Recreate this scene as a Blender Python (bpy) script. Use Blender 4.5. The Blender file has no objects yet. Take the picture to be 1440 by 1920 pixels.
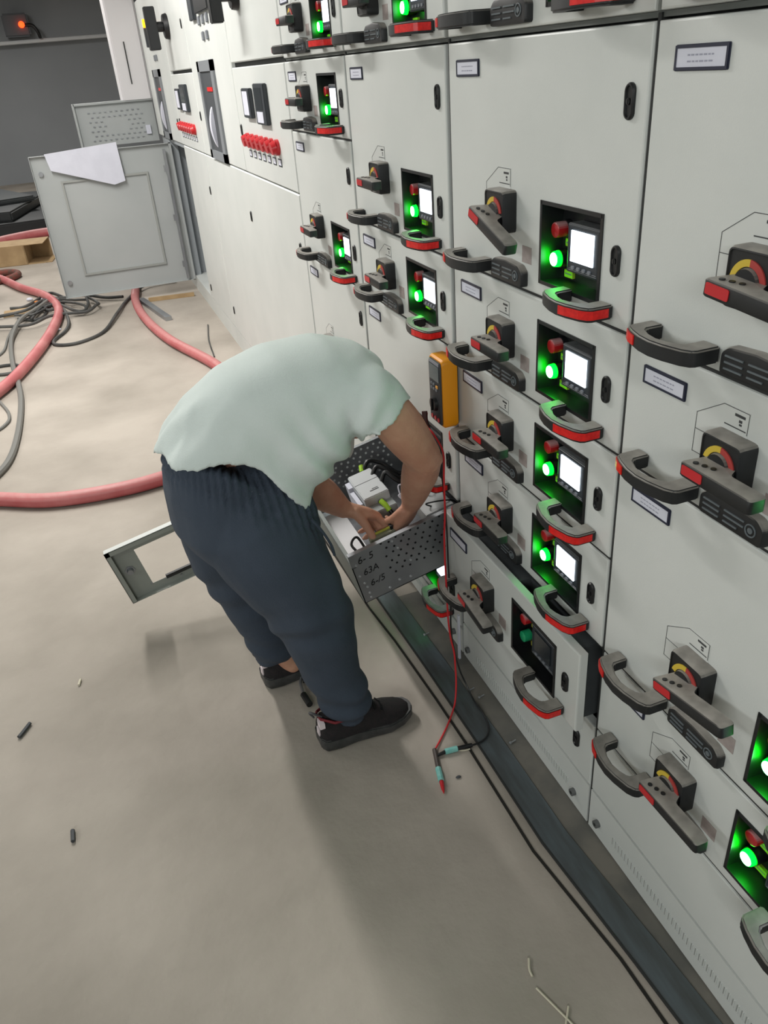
import bpy, bmesh, math, random
from mathutils import Vector, Matrix, noise
random.seed(7)
S = bpy.context.scene
COL = S.collection
# ------------------------------------------------------------------ camera
CAMX, CAMY, CAMZ = -0.8, 0.0, 1.64
DX = Vector((0.93370136, -0.2337753, 0.27120264))
DY = Vector((-0.35085793, -0.44629128, 0.82323921))
DZ = Vector((-0.07141762, -0.86381317, -0.4987247))
FPX = 1466.475
cam = bpy.data.cameras.new('camera')
camo = bpy.data.objects.new('camera', cam)
COL.objects.link(camo)
right = Vector((DX[0], DY[0], DZ[0])); down = Vector((DX[1], DY[1], DZ[1])); fwd = Vector((DX[2], DY[2], DZ[2]))
m = Matrix((right, -down, -fwd)).transposed().to_4x4()
m.translation = (CAMX, CAMY, CAMZ)
camo.matrix_world = m
cam.sensor_fit = 'VERTICAL'; cam.sensor_height = 36.0; cam.lens = FPX / 1920 * 36.0
cam.clip_start = 0.02
S.camera = camo
# ------------------------------------------------------------------ world, lights, exposure
w = bpy.data.worlds.new('world'); S.world = w; w.use_nodes = True
w.node_tree.nodes['Background'].inputs[0].default_value = (0.72, 0.78, 0.8, 1)
w.node_tree.nodes['Background'].inputs[1].default_value = 0.0
S.view_settings.view_transform = 'Standard'; S.view_settings.look = 'None'
S.view_settings.gamma = 1; S.view_settings.use_curve_mapping = False
S.view_settings.exposure = 0.08
def area(name, loc, sx, sy, power, col=(1, .97, .93), rot=(0, 0, 0)):
    l = bpy.data.lights.new(name, 'AREA'); l.shape = 'RECTANGLE'; l.size = sx; l.size_y = sy
    l.energy = power; l.color = col
    o = bpy.data.objects.new(name, l); COL.objects.link(o); o.location = loc; o.rotation_euler = rot
    return o
area('ceiling_tube', (-1.35, 4.6, 3.15), 0.16, 2.4, 116)
area('ceiling_tube', (-1.35, 8.8, 3.15), 0.16, 2.4, 68)
area('unseen_lamp', (-4.2, 0.9, 2.3), 0.5, 2.0, 30, (.97, 1, .98), (0, -1.25, 0))  # added fill, low and turned to the cabinets so the floor gets less
area('ceiling_tube', (-1.8, 14.0, 3.3), 0.5, 2.4, 130)
area('ceiling_tube', (-3.4, 5.5, 3.3), 0.3, 3.6, 55)
area('unseen_lamp', (-2.2, -2.2, 2.3), 1.6, 0.5, 42, (.97, 1, .98), (1.22, 0, -.35))
# ------------------------------------------------------------------ materials
def srgb(r, g, b):
    f = lambda c: (c / 255 / 12.92) if c / 255 <= .04045 else ((c / 255 + .055) / 1.055) ** 2.4
    return (f(r), f(g), f(b), 1)
MATS = {}
def mat(name, rgb, rough=.5, metal=0, rgb2=None, scale=8, detail=4, lo=.35, hi=.65, bump=0, bscale=60, dust=None, spec=.5, coat=0, emit=None, estr=0, trans=0, aniso=None):
    M = bpy.data.materials.new(name); M.use_nodes = True
    nt = M.node_tree; n = nt.nodes; L = nt.links; b = n['Principled BSDF']
    b.inputs['Base Color'].default_value = srgb(*rgb); b.inputs['Roughness'].default_value = rough
    b.inputs['Metallic'].default_value = metal; b.inputs['Specular IOR Level'].default_value = spec
    b.inputs['Coat Weight'].default_value = coat; b.inputs['Transmission Weight'].default_value = trans
    co = n.new('ShaderNodeTexCoord').outputs['Object']
    src = None
    if rgb2:
        t = n.new('ShaderNodeTexNoise'); t.inputs['Scale'].default_value = scale; t.inputs['Detail'].default_value = detail
        if aniso:
            mp = n.new('ShaderNodeMapping'); mp.inputs['Scale'].default_value = aniso; L.new(co, mp.inputs[0]); L.new(mp.outputs[0], t.inputs['Vector'])
        else: L.new(co, t.inputs['Vector'])
        r = n.new('ShaderNodeValToRGB'); r.color_ramp.elements[0].position = lo; r.color_ramp.elements[1].position = hi
        r.color_ramp.elements[0].color = srgb(*rgb); r.color_ramp.elements[1].color = srgb(*rgb2)
        L.new(t.outputs[0], r.inputs[0]); src = r.outputs[0]
    if dust:   # settled dust: lies on faces that look up
        g = n.new('ShaderNodeNewGeometry'); s = n.new('ShaderNodeSeparateXYZ'); L.new(g.outputs['True Normal'], s.inputs[0])
        t = n.new('ShaderNodeTexNoise'); t.inputs['Scale'].default_value = 30; L.new(co, t.inputs['Vector'])
        mr = n.new('ShaderNodeMapRange'); mr.inputs[1].default_value = .25; mr.inputs[2].default_value = .85; L.new(s.outputs[2], mr.inputs[0])
        mm = n.new('ShaderNodeMath'); mm.operation = 'MULTIPLY'; L.new(mr.outputs[0], mm.inputs[0])
        mr2 = n.new('ShaderNodeMapRange'); mr2.inputs[1].default_value = .3; mr2.inputs[2].default_value = .6; mr2.inputs[3].default_value = .6; L.new(t.outputs[0], mr2.inputs[0]); L.new(mr2.outputs[0], mm.inputs[1])
        mx = n.new('ShaderNodeMixRGB'); L.new(mm.outputs[0], mx.inputs[0]); mx.inputs[2].default_value = srgb(*dust)
        if src: L.new(src, mx.inputs[1])
        else: mx.inputs[1].default_value = srgb(*rgb)
        src = mx.outputs[0]
    if src: L.new(src, b.inputs['Base Color'])
    if bump:
        t = n.new('ShaderNodeTexNoise'); t.inputs['Scale'].default_value = bscale; t.inputs['Detail'].default_value = 5; L.new(co, t.inputs['Vector'])
        bp = n.new('ShaderNodeBump'); bp.inputs['Strength'].default_value = bump; bp.inputs['Distance'].default_value = .01
        L.new(t.outputs[0], bp.inputs['Height']); L.new(bp.outputs[0], b.inputs['Normal'])
    if emit:
        b.inputs['Emission Color'].default_value = srgb(*emit); b.inputs['Emission Strength'].default_value = estr
    MATS[name] = M
    return M
PAINT = mat('panel_paint', (208, 211, 208), .42, rgb2=(200, 204, 201), scale=3, bump=.06, bscale=400)
FRAMEP = mat('frame_paint', (150, 153, 150), .5)
INNER = mat('dark_interior', (52, 56, 60), .6, rgb2=(70, 74, 76), scale=6)
GAP = mat('seam_dark', (42, 44, 44), .8)
BLACK = mat('black_plastic', (22, 24, 26), .48, dust=(150, 146, 139), rgb2=(28, 30, 32), scale=40)
BLACKC = mat('black_plastic_clean', (22, 24, 26), .4)
METER = mat('meter_plastic', (44, 50, 56), .4, dust=(120, 122, 124))
RED = mat('red_reflector', (226, 30, 24), .35, rgb2=(205, 18, 18), scale=150, emit=(190, 20, 14), estr=.0)
REDW = mat('red_window', (190, 32, 40), .3)
REDB = mat('red_lens', (176, 30, 36), .25, spec=.6, dust=(190, 150, 150))
GREENL = mat('green_lens_lit', (20, 160, 70), .3, emit=(0, 255, 12), estr=22)
GREENC = mat('green_lens_core', (200, 255, 230), .3, emit=(110, 255, 140), estr=20)
GREEND = mat('green_lens_off', (30, 150, 100), .3)
LIME = mat('lime_tag', (160, 205, 50), .5)
YELT = mat('yellow_tag', (170, 170, 60), .5)
SCREEN = mat('lcd_lit', (230, 240, 245), .3, emit=(228, 242, 255), estr=2.6)
SCREENO = mat('lcd_off', (38, 44, 48), .15)
PAPER = mat('paper', (208, 210, 222), .7, rgb2=(202, 204, 216), scale=12)
NAVY = mat('label_frame', (34, 38, 58), .4)
GREYB = mat('grey_button', (120, 124, 130), .5)
STICK = mat('pink_grey_sticker', (150, 138, 136), .6, rgb2=(168, 158, 154), scale=50)
DECAL = mat('decal_film', (205, 208, 205), .3)
DLINE = mat('decal_line', (60, 62, 64), .5)
ARCY = mat('dial_yellow', (205, 178, 60), .5)
ARCR = mat('dial_red', (170, 60, 56), .5)
GALV = mat('galvanised_steel', (170, 173, 176), .38, metal=.75, rgb2=(146, 149, 154), scale=5, detail=3)
INK = mat('marker_ink', (20, 20, 24), .6)
FLOORM = mat('concrete', (172, 164, 154), .85, rgb2=(146, 139, 129), scale=1.7, detail=8, lo=.36, hi=.68, bump=.7, bscale=9)
WALLM = mat('dark_wall', (150, 154, 158), .8, rgb2=(142, 146, 150), scale=.6)
WHITEW = mat('pale_wall', (190, 192, 190), .8)
# ------------------------------------------------------------------ mesh builder
class MB:
    def __init__(s): s.v = []; s.f = []; s.m = []
    def add(s, vs, fs, mi=0):
        k = len(s.v); s.v += [tuple(v) for v in vs]; s.f += [tuple(i + k for i in f) for f in fs]; s.m += [mi] * len(fs); return s
    def box(s, lo, hi, mi=0, M=None):
        (x0, y0, z0), (x1, y1, z1) = lo, hi
        vs = [(x0, y0, z0), (x1, y0, z0), (x1, y1, z0), (x0, y1, z0), (x0, y0, z1), (x1, y0, z1), (x1, y1, z1), (x0, y1, z1)]
        if M: vs = [M @ Vector(v) for v in vs]
        return s.add(vs, [(0, 3, 2, 1), (4, 5, 6, 7), (0, 1, 5, 4), (1, 2, 6, 5), (2, 3, 7, 6), (3, 0, 4, 7)], mi)
    def prism(s, pts, off, mi=0):
        n = len(pts); off = Vector(off)
        vs = [Vector(p) for p in pts] + [Vector(p) + off for p in pts]
        return s.add(vs, [tuple(range(n))[::-1], tuple(range(n, 2 * n))] + [(i, (i + 1) % n, n + (i + 1) % n, n + i) for i in range(n)], mi)
    def cyl(s, p0, p1, r0, r1=None, n=16, mi=0, cap=True):
        p0 = Vector(p0); p1 = Vector(p1); r1 = r0 if r1 is None else r1
        d = (p1 - p0).normalized(); u = d.orthogonal().normalized(); v = d.cross(u)
        vs = []
        for p, r in ((p0, r0), (p1, r1)):
            vs += [p + (u * math.cos(2 * math.pi * i / n) + v * math.sin(2 * math.pi * i / n)) * r for i in range(n)]
        fs = [(i, (i + 1) % n, n + (i + 1) % n, n + i) for i in range(n)]
        if cap: fs += [tuple(range(n))[::-1], tuple(range(n, 2 * n))]
        return s.add(vs, fs, mi)
    def loft(s, rings, mi=0, cap=True, closed=False):
        n = len(rings[0]); vs = [v for r in rings for v in r]; fs = []
        K = len(rings)
        for k in range(K - (0 if closed else 1)):
            a = k * n; b = ((k + 1) % K) * n
            fs += [(a + i, a + (i + 1) % n, b + (i + 1) % n, b + i) for i in range(n)]
        if cap and not closed: fs += [tuple(range(n))[::-1], tuple(range((K - 1) * n, K * n))]
        return s.add(vs, fs, mi)
    def tube(s, pts, r, n=8, mi=0, closed=False):
        pts = [Vector(p) for p in pts]; rings = []; up = None
        for i, p in enumerate(pts):
            if closed: t = pts[(i + 1) % len(pts)] - pts[i - 1]
            else: t = pts[min(i + 1, len(pts) - 1)] - pts[max(i - 1, 0)]
            if t.length < 1e-9: t = Vector((0, 0, 1))
            t.normalize()
            if up is None: up = t.orthogonal().normalized()
            u = (up - t * up.dot(t))
            if u.length < 1e-6: u = t.orthogonal()
            u.normalize(); up = u; v = t.cross(u)
            rr = r[i] if isinstance(r, (list, tuple)) else r
            rings.append([p + (u * math.cos(2 * math.pi * k / n) + v * math.sin(2 * math.pi * k / n)) * rr for k in range(n)])
        return s.loft(rings, mi, True, closed)
    def ball(s, c, rx, ry=None, rz=None, n=14, mi=0, M=None):
        ry = rx if ry is None else ry; rz = rx if rz is None else rz; c = Vector(c); vs = [(0, 0, 1)]; K = n // 2
        for k in range(1, K):
            a = math.pi * k / K
            vs += [(math.sin(a) * math.cos(2 * math.pi * i / n), math.sin(a) * math.sin(2 * math.pi * i / n), math.cos(a)) for i in range(n)]
        vs.append((0, 0, -1))
        vs = [Vector((v[0] * rx, v[1] * ry, v[2] * rz)) for v in vs]
        if M: vs = [M @ v for v in vs]
        vs = [v + c for v in vs]
        fs = [(0, 1 + i, 1 + (i + 1) % n) for i in range(n)]
        for k in range(K - 2):
            a = 1 + k * n; b = a + n
            fs += [(a + i, b + i, b + (i + 1) % n, a + (i + 1) % n) for i in range(n)]
        a = 1 + (K - 2) * n; e = len(vs) - 1
        fs += [(a + i, e, a + (i + 1) % n) for i in range(n)]
        return s.add(vs, fs, mi)
    def mesh(s, name, mats, smooth=False, bevel=0, seg=2, fix=True):
        me = bpy.data.meshes.new(name); me.from_pydata(s.v, [], s.f)
        if not isinstance(mats, (list, tuple)): mats = [mats]
        for m_ in mats: me.materials.append(m_)
        for p, k in zip(me.polygons, s.m): p.material_index = k
        bm = bmesh.new(); bm.from_mesh(me)
        if fix: bmesh.ops.recalc_face_normals(bm, faces=bm.faces)
        if bevel:
            es = [e for e in bm.edges if len(e.link_faces) == 2 and e.calc_face_angle(0) > .5]
            bmesh.ops.bevel(bm, geom=es, offset=bevel, segments=seg, affect='EDGES', clamp_overlap=True)
        if smooth:
            for f in bm.faces: f.smooth = True
            for e in bm.edges:
                if len(e.link_faces) == 2 and e.calc_face_angle(0) > (.6 if smooth is True else smooth): e.smooth = False
        bm.to_mesh(me); bm.free(); return me
def link(name, me, parent=None, loc=None):
    o = bpy.data.objects.new(name, me); COL.objects.link(o)
    if parent: o.parent = parent
    if loc is not None: o.location = loc
    return o
def obj(name, mb, mats, parent=None, **k):
    me = mb.mesh(name, mats, **k); return link(name, me, parent)
def tag(o, label=None, cat=None, group=None, kind=None):
    for k, v in (('label', label), ('category', cat), ('group', group), ('kind', kind)):
        if v: o[k] = v
    return o
def empty(name, loc=(0, 0, 0), rot=(0, 0, 0)):
    o = bpy.data.objects.new(name, None); COL.objects.link(o); o.location = loc; o.rotation_euler = rot; o.empty_display_size = .05
    return o
def rnd(p, r=.004, n=4):   # polygon with rounded corners in 2D
    out = []; N = len(p)
    for i in range(N):
        a = Vector(p[i - 1]); b = Vector(p[i]); c = Vector(p[(i + 1) % N])
        u = (a - b); v = (c - b); rr = min(r, u.length * .49, v.length * .49); u.normalize(); v.normalize()
        p0 = b + u * rr; p1 = b + v * rr
        for k in range(n + 1):
            t = k / n; out.append(tuple((1 - t) ** 2 * p0 + 2 * t * (1 - t) * b + t * t * p1))
    return out
# face-local frame of a cabinet front: a = to the right along the row, h = up, d = out of the face
def A(a, h, d): return Vector((-d, -a, h))
def abox(mb, a0, a1, h0, h1, d0, d1, mi=0): return mb.box((-d1, -a1, h0), (-d0, -a0, h1), mi)
def ah(mb, pts, d0, d1, mi=0):      # polygon in (a,h) pushed out from d0 to d1
    return mb.prism([A(a, h, d0) for a, h in pts], (-(d1 - d0), 0, 0), mi)
def text_mesh(txt, size, m_, wide=1.0):
    c = bpy.data.curves.new('txt', 'FONT'); c.body = txt; c.size = size; c.extrude = .0002; c.resolution_u = 3
    c.align_x = 'CENTER'; c.align_y = 'CENTER'
    o = bpy.data.objects.new('txt', c); COL.objects.link(o)
    dg = bpy.context.evaluated_depsgraph_get(); me = bpy.data.meshes.new_from_object(o.evaluated_get(dg))
    bpy.data.objects.remove(o); bpy.data.curves.remove(c)
    me.materials.clear(); me.materials.append(m_)
    return me
# ------------------------------------------------------------------ setting
FX0, FX1, FY0, FY1 = -5.0, 2.5, -3.0, 18.7
fl = MB()
NX, NY = 60, 150
for j in range(NY + 1):
    for i in range(NX + 1):
        x = FX0 + (FX1 - FX0) * i / NX; y = FY0 + (FY1 - FY0) * j / NY
        fl.v.append((x, y, 0))
for j in range(NY):
    for i in range(NX):
        a = j * (NX + 1) + i; fl.f.append((a, a + 1, a + NX + 2, a + NX + 1)); fl.m.append(0)
tag(obj('floor', fl, FLOORM), kind='structure')
def slab(name, lo, hi, m_): return tag(obj(name, MB().box(lo, hi), m_), kind='structure')
slab('wall_back', (FX0, FY1, 0), (FX1, FY1 + .1, 3.6), WALLM)
slab('wall_left', (FX0 - .1, FY0, 0), (FX0, FY1, 3.6), WHITEW)
slab('wall_right', (FX1, FY0, 0), (FX1 + .1, FY1, 3.6), WHITEW)
slab('wall_front', (FX0, FY0 - .1, 0), (FX1, FY0, 3.6), WHITEW)
slab('ceiling', (FX0, FY0, 3.6), (FX1, FY1, 3.7), WHITEW)
# ------------------------------------------------------------------ parts shared by all drawer units
PH = 0.2235
def panel_mesh(name, w, h, hole=None, m_=PAINT, th=.02):
    mb = MB(); c = .0035; r0 = .004
    def rect(a0, h0, a1, h1, d): return [A(a0, h0, d), A(a1, h0, d), A(a1, h1, d), A(a0, h1, d)]
    rings = [rect(r0, .003, r0 + w, h - .003, -th), rect(r0, .003, r0 + w, h - .003, -c),
             rect(r0 + c * .3, .003 + c * .3, r0 + w - c * .3, h - .003 - c * .3, -c * .3),
             rect(r0 + c, .003 + c, r0 + w - c, h - .003 - c, 0)]
    if hole:
        a0, h0, a1, h1 = hole
        rings += [rect(a0, h0, a1, h1, 0), rect(a0, h0, a1, h1, -th)]
    mb.loft(rings, 0, cap=False)
    k = 0
    if not hole: mb.f.append((12, 13, 14, 15)); mb.m.append(0)
    return mb.mesh(name, m_)
HOLE = (.40, .030, .597, .178)
LIB = {}
def lib(name, fn):
    if name not in LIB: LIB[name] = fn()
    return LIB[name]
def recess_mesh():
    mb = MB(); a0, h0, a1, h1 = HOLE; t = .003; D = -.046
    abox(mb, a0, a1, h0, h1, D - .002, D)
    abox(mb, a0, a0 + t, h0, h1, D, .001); abox(mb, a1 - t, a1, h0, h1, D, .001)
    abox(mb, a0, a1, h0, h0 + t, D, .001); abox(mb, a0, a1, h1 - t, h1, D, .001)
    e = .005   # flanged rim round the opening
    abox(mb, a0 - .002, a0 + e, h0 - .002, h1 + .002, 0, .0022); abox(mb, a1 - e, a1 + .002, h0 - .002, h1 + .002, 0, .0022)
    abox(mb, a0, a1, h0 - .002, h0 + e, 0, .0022); abox(mb, a0, a1, h1 - e, h1 + .002, 0, .0022)
    return mb.mesh('meter_recess', BLACKC)
def meter_mesh():
    mb = MB(); a0, h0, a1, h1 = .47, .062, .572, .148
    mb.loft([[A(a0 + i, h0 + i, d), A(a1 - i, h0 + i, d), A(a1 - i, h1 - i, d), A(a0 + i, h1 - i, d)] for i, d in ((0, -.045), (0, -.016), (.0015, -.0135), (.006, -.0125), (.007, -.0145))])
    return mb.mesh('power_meter', METER, bevel=.0012)
def screen_mesh(m_):
    mb = MB(); abox(mb, .484, .554, .083, .137, -.0145, -.0120); return mb.mesh('screen', m_)
def key_mesh():
    mb = MB(); ah(mb, rnd([(.0, 0), (.009, 0), (.009, .006), (0, .006)], .002), -.0145, -.012); return mb.mesh('meter_key', GREYB)
def lamp_mesh(name, m_, core=None):
    mb = MB(); c = (0, 0)
    mb.cyl(A(0, 0, -.046), A(0, 0, -.035 if not core else -.024), .0165, n=24, mi=1)
    rs = []
    for r, d in ((.0142, -.035), (.0145, -.019), (.0138, -.0150), (.0115, -.0135)):
        rs.append([A(r * math.cos(t * math.pi / 12), r * math.sin(t * math.pi / 12), d) for t in range(24)])
    mb.loft(rs, 0)
    mats = [m_, BLACKC]
    if core:
        mats.append(core); mb.cyl(A(0, 0, -.0140), A(0, 0, -.0128), .0122, n=24, mi=2)
    return mb.mesh(name, mats, smooth=True)
def tagplate_mesh(m_):
    mb = MB(); abox(mb, -.014, .014, -.007, .007, -.046, -.040); mb2 = mb
    abox(mb2, -.011, .011, -.0015, .0015, -.040, -.0397, 1)
    return mb2.mesh('name_tag', [m_, GREYB], bevel=.001)
def latch_mesh():
    mb = MB()
    P = [(.0118 * math.cos(t), (.0135 + .0118 * math.sin(t)) if math.sin(t) >= 0 else (-.0135 + .0118 * math.sin(t))) for t in [i * math.pi / 12 for i in range(24)]]
    mb.loft([[A(a * k, h * kk, d) for a, h in P] for k, kk, d in ((1, 1, -.01), (1, 1, .003), (.8, .93, .0055), (.62, .85, .0055), (.55, .8, .003))])
    mb.cyl(A(0, 0, .003), A(0, 0, .006), .0048, n=12); abox(mb, -.0012, .0012, -.0035, .0035, .006, .0068)
    return mb.mesh('latch', BLACKC, smooth=True)
def labelframe_mesh():
    mb = MB(); w, h, t = .103, .031, .0045
    P = rnd([(0, 0), (w, 0), (w, h), (0, h)], .003)
    ah(mb, P, 0, .002)
    abox(mb, 0.001, t, .001, h - .001, .002, .0035); abox(mb, w - t, w - .001, .001, h - .001, .002, .0035)
    abox(mb, t, w - t, .001, t, .002, .0035); abox(mb, t, w - t, h - t, h - .001, .002, .0035)
    return mb.mesh('label_plate', NAVY)
def card_mesh(empty_=False):
    mb = MB(); abox(mb, .0035, .0995, .0035, .0275, .002, .0026)
    if not empty_:
        random.seed(3)
        for r in range(2):
            a = .026
            while a < .074:
                l = random.uniform(.004, .008); abox(mb, a, min(a + l, .076), .0175 - r * .0075, .0195 - r * .0075, .0026, .0028, 1); a += l + .002
    return mb.mesh('label_card', [PAPER, mat('faint_print', (150, 152, 168), .7)] if 'faint_print' not in MATS else [PAPER, MATS['faint_print']])
def handle_mesh():
    outer = [(0, 0), (0, .040), (.004, .048), (.022, .056), (.05, .064), (.0775, .067), (.105, .064), (.137, .056), (.151, .048), (.155, .040), (.155, 0)]
    inner = [(.125, 0), (.125, .030), (.117, .037), (.1, .0445), (.0775, .048), (.055, .0445), (.038, .037), (.030, .030), (.030, 0)]
    mb = MB(); P = outer + inner
    # split in quads strips to stay well shaped
    n = len(outer); idx_in = inner[::-1]
    # resample both to the same count
    def resample(pl, K):
        L = [0]; 
        for i in range(1, len(pl)): L.append(L[-1] + math.dist(pl[i], pl[i - 1]))
        out = []
        for k in range(K):
            s_ = L[-1] * k / (K - 1); j = max(i for i in range(len(L)) if L[i] <= s_ + 1e-9); j = min(j, len(pl) - 2)
            t = (s_ - L[j]) / max(1e-9, L[j + 1] - L[j]); out.append((pl[j][0] + (pl[j + 1][0] - pl[j][0]) * t, pl[j][1] + (pl[j + 1][1] - pl[j][1]) * t))
        return out
    o_ = outer; i_ = [(.030, 0), (.030, .020), (.030, .031), (.036, .038), (.055, .046), (.0775, .0495), (.097, .046), (.112, .040), (.119, .033), (.119, .020), (.119, 0)]
    rings = [[A(a, .0125, d), A(a, -.0125, d), A(a2, -.0125, d2), A(a2, .0125, d2)] for (a, d), (a2, d2) in zip(o_, i_)]
    mb.loft(rings)
    return mb.mesh('pull_handle', BLACK, bevel=.003, seg=3, smooth=.7)
def strip_mesh(kind):
    mb = MB(); P = []
    path = [(.156, .012), (.156, .0405), (.1515, .0490), (.137, .0572), (.105, .0652), (.088, .0672)]
    if kind == 'short': path = path[1:4]; path = [(.1558, .0415), (.1518, .049), (.137, .0572), (.118, .0622)]
    rings = [[A(a, .0075, d), A(a, -.0075, d), A(a - .001, -.0075, d - .003), A(a - .001, .0075, d - .003)] for a, d in path]
    mb.loft(rings); return mb.mesh('red_strip', RED)
def mirror(me, name, a0):     # mirrored copy of a mesh about a = a0/2
    m2 = me.copy(); m2.name = name
    for v in m2.vertices: v.co.y = -(a0 + v.co.y)
    m2.flip_normals(); return m2
def lock_mesh():
    mb = MB(); P = rnd([(0, 0), (.132, 0), (.132, .03), (.118, .041), (.066, .045), (.014, .041), (0, .03)], .006)
    mb.loft([[A(a * k + .066 * (1 - k), h * k + .02 * (1 - k), d) for a, h in P] for k, d in ((1, 0), (1, .011), (.96, .015), (.86, .016))])
    return mb.mesh('lock_plate', BLACK, smooth=.8)
def louvre_mesh():
    mb = MB()
    for k in range(3):
        abox(mb, .012, .046, .009 + k * .009, .0115 + k * .009, .0158, .0178)
        abox(mb, .056, .096 - (k == 0) * .012, .009 + k * .009, .0115 + k * .009, .0158, .0178)
    pts = [A(.109 + .0095 * math.cos(t * math.pi / 10), .020 + .0095 * math.sin(t * math.pi / 10), .0165) for t in range(20)]
    mb.tube(pts, .0013, 6, closed=True)
    mb.cyl(A(.109, .02, .014), A(.109, .02, .0175), .0048, n=12)
    return mb.mesh('louvre', mat('louvre_grey', (92, 100, 104), .4))
def swbase_mesh():
    mb = MB(); w = .04
    P = rnd([(-w, -w), (w, -w), (w, w), (-w, w)], .009, 3)
    mb.loft([[A(a * k, h * k, d) for a, h in P] for k, d in ((1, 0), (1, .024), (.95, .030), (.90, .0305), (.88, .0285))])
    mb.cyl(A(0, -.004, .028), A(0, -.004, .034), .0215, .020, n=24)
    return mb.mesh('switch_base', BLACK, smooth=.7)
def arc_mesh():
    mb = MB(); K = 16
    for k in range(K):
        t0 = math.pi * (1 - k / K) ; t1 = math.pi * (1 - (k + 1) / K); t0 = t0 * .9 + .1; t1 = t1 * .9 + .1
        ri, ro = .0225, .0315; q = [(ro * math.cos(t0), ro * math.sin(t0) - .004), (ro * math.cos(t1), ro * math.sin(t1) - .004), (ri * math.cos(t1), ri * math.sin(t1) - .004), (ri * math.cos(t0), ri * math.sin(t0) - .004)]
        ah(mb, q, .028, .0305, 0 if k < 8 else 1)
    return mb.mesh('dial_arc', [ARCY, ARCR])
def decal_mesh():
    mb = MB(); P = [(-.088, -.022), (-.088, .045), (-.035, .077), (.016, .077), (.016, .03), (-.05, .03), (-.05, -.022)]
    # film in two convex pieces, thin outline on top
    ah(mb, [(-.088, -.022), (-.088, .045), (-.035, .077), (-.035, -.022)], 0, .0006)
    ah(mb, [(-.035, -.022), (-.035, .077), (.016, .077), (.016, -.022)], 0, .0006)
    def ln(p, q, t=.0009):
        p = Vector(p); q = Vector(q); d = (q - p).normalized(); n_ = Vector((-d.y, d.x)) * t / 2
        ah(mb, [p + n_, q + n_, q - n_, p - n_], .0006, .0010, 1)
    O = [(-.087, -.021), (-.087, .0445), (-.035, .076), (.015, .076), (.015, .044)]
    for i in range(4): ln(O[i], O[i + 1])
    ln((-.087, .018), (-.05, .018)); ln((-.087, -.02), (-.045, -.02)); ln((-.03, .048), (.012, .048), .0016)
    ln((-.012, .0675), (.008, .0675), .004); ln((-.003, .060), (.003, .060), .004); ln((-.002, .055), (.003, .055), .003)
    return mb.mesh('switch_decal', [DECAL, DLINE])
def crank_mesh(L):
    mb = MB()   # origin at the hub axis; neck with three padlock holes, bar to the right
    y0 = -.006
    P = rnd([(-.030, 0), (L - .030, 0), (L - .030, .028), (.042, .028), (.026, .056), (-.022, .056)], .006, 3)
    h0, h1 = y0 - .013, y0 + .010
    V = lambda a, h, t: A(a, h, .072 - t)
    mb.loft([[V(a * k + .03 * (1 - k), h, t * k + .022 * (1 - k)) for a, t in P] for k, h in ((.96, h0), (1, h0 + .002), (1, h1 - .002), (.96, h1))])
    for k in range(3):
        mb.cyl(V(-.012 + k * .0135, h1 - .001, .013 + k * .004), V(-.012 + k * .0135, h1 + .0014, .013 + k * .004), .0042, n=12, mi=1)
    return mb.mesh('crank_handle', [BLACK, BLACKC], smooth=.7)
def window_mesh():
    mb = MB(); P = rnd([(-.024, -.0145), (.018, -.0145), (.018, .0005), (-.024, .0005)], .003)
    ah(mb, P, .070, .0732); return mb.mesh('red_window', REDW)
def sticker_mesh():
    mb = MB(); abox(mb, 0, .036, 0, .032, 0, .0008); return mb.mesh('inspection_sticker', STICK)
def body_mesh(w, h, dep=.42):
    mb = MB(); abox(mb, .03, w - .03, .008, h - .008, -dep, -.021); return mb.mesh('tray_body', INNER)

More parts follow.
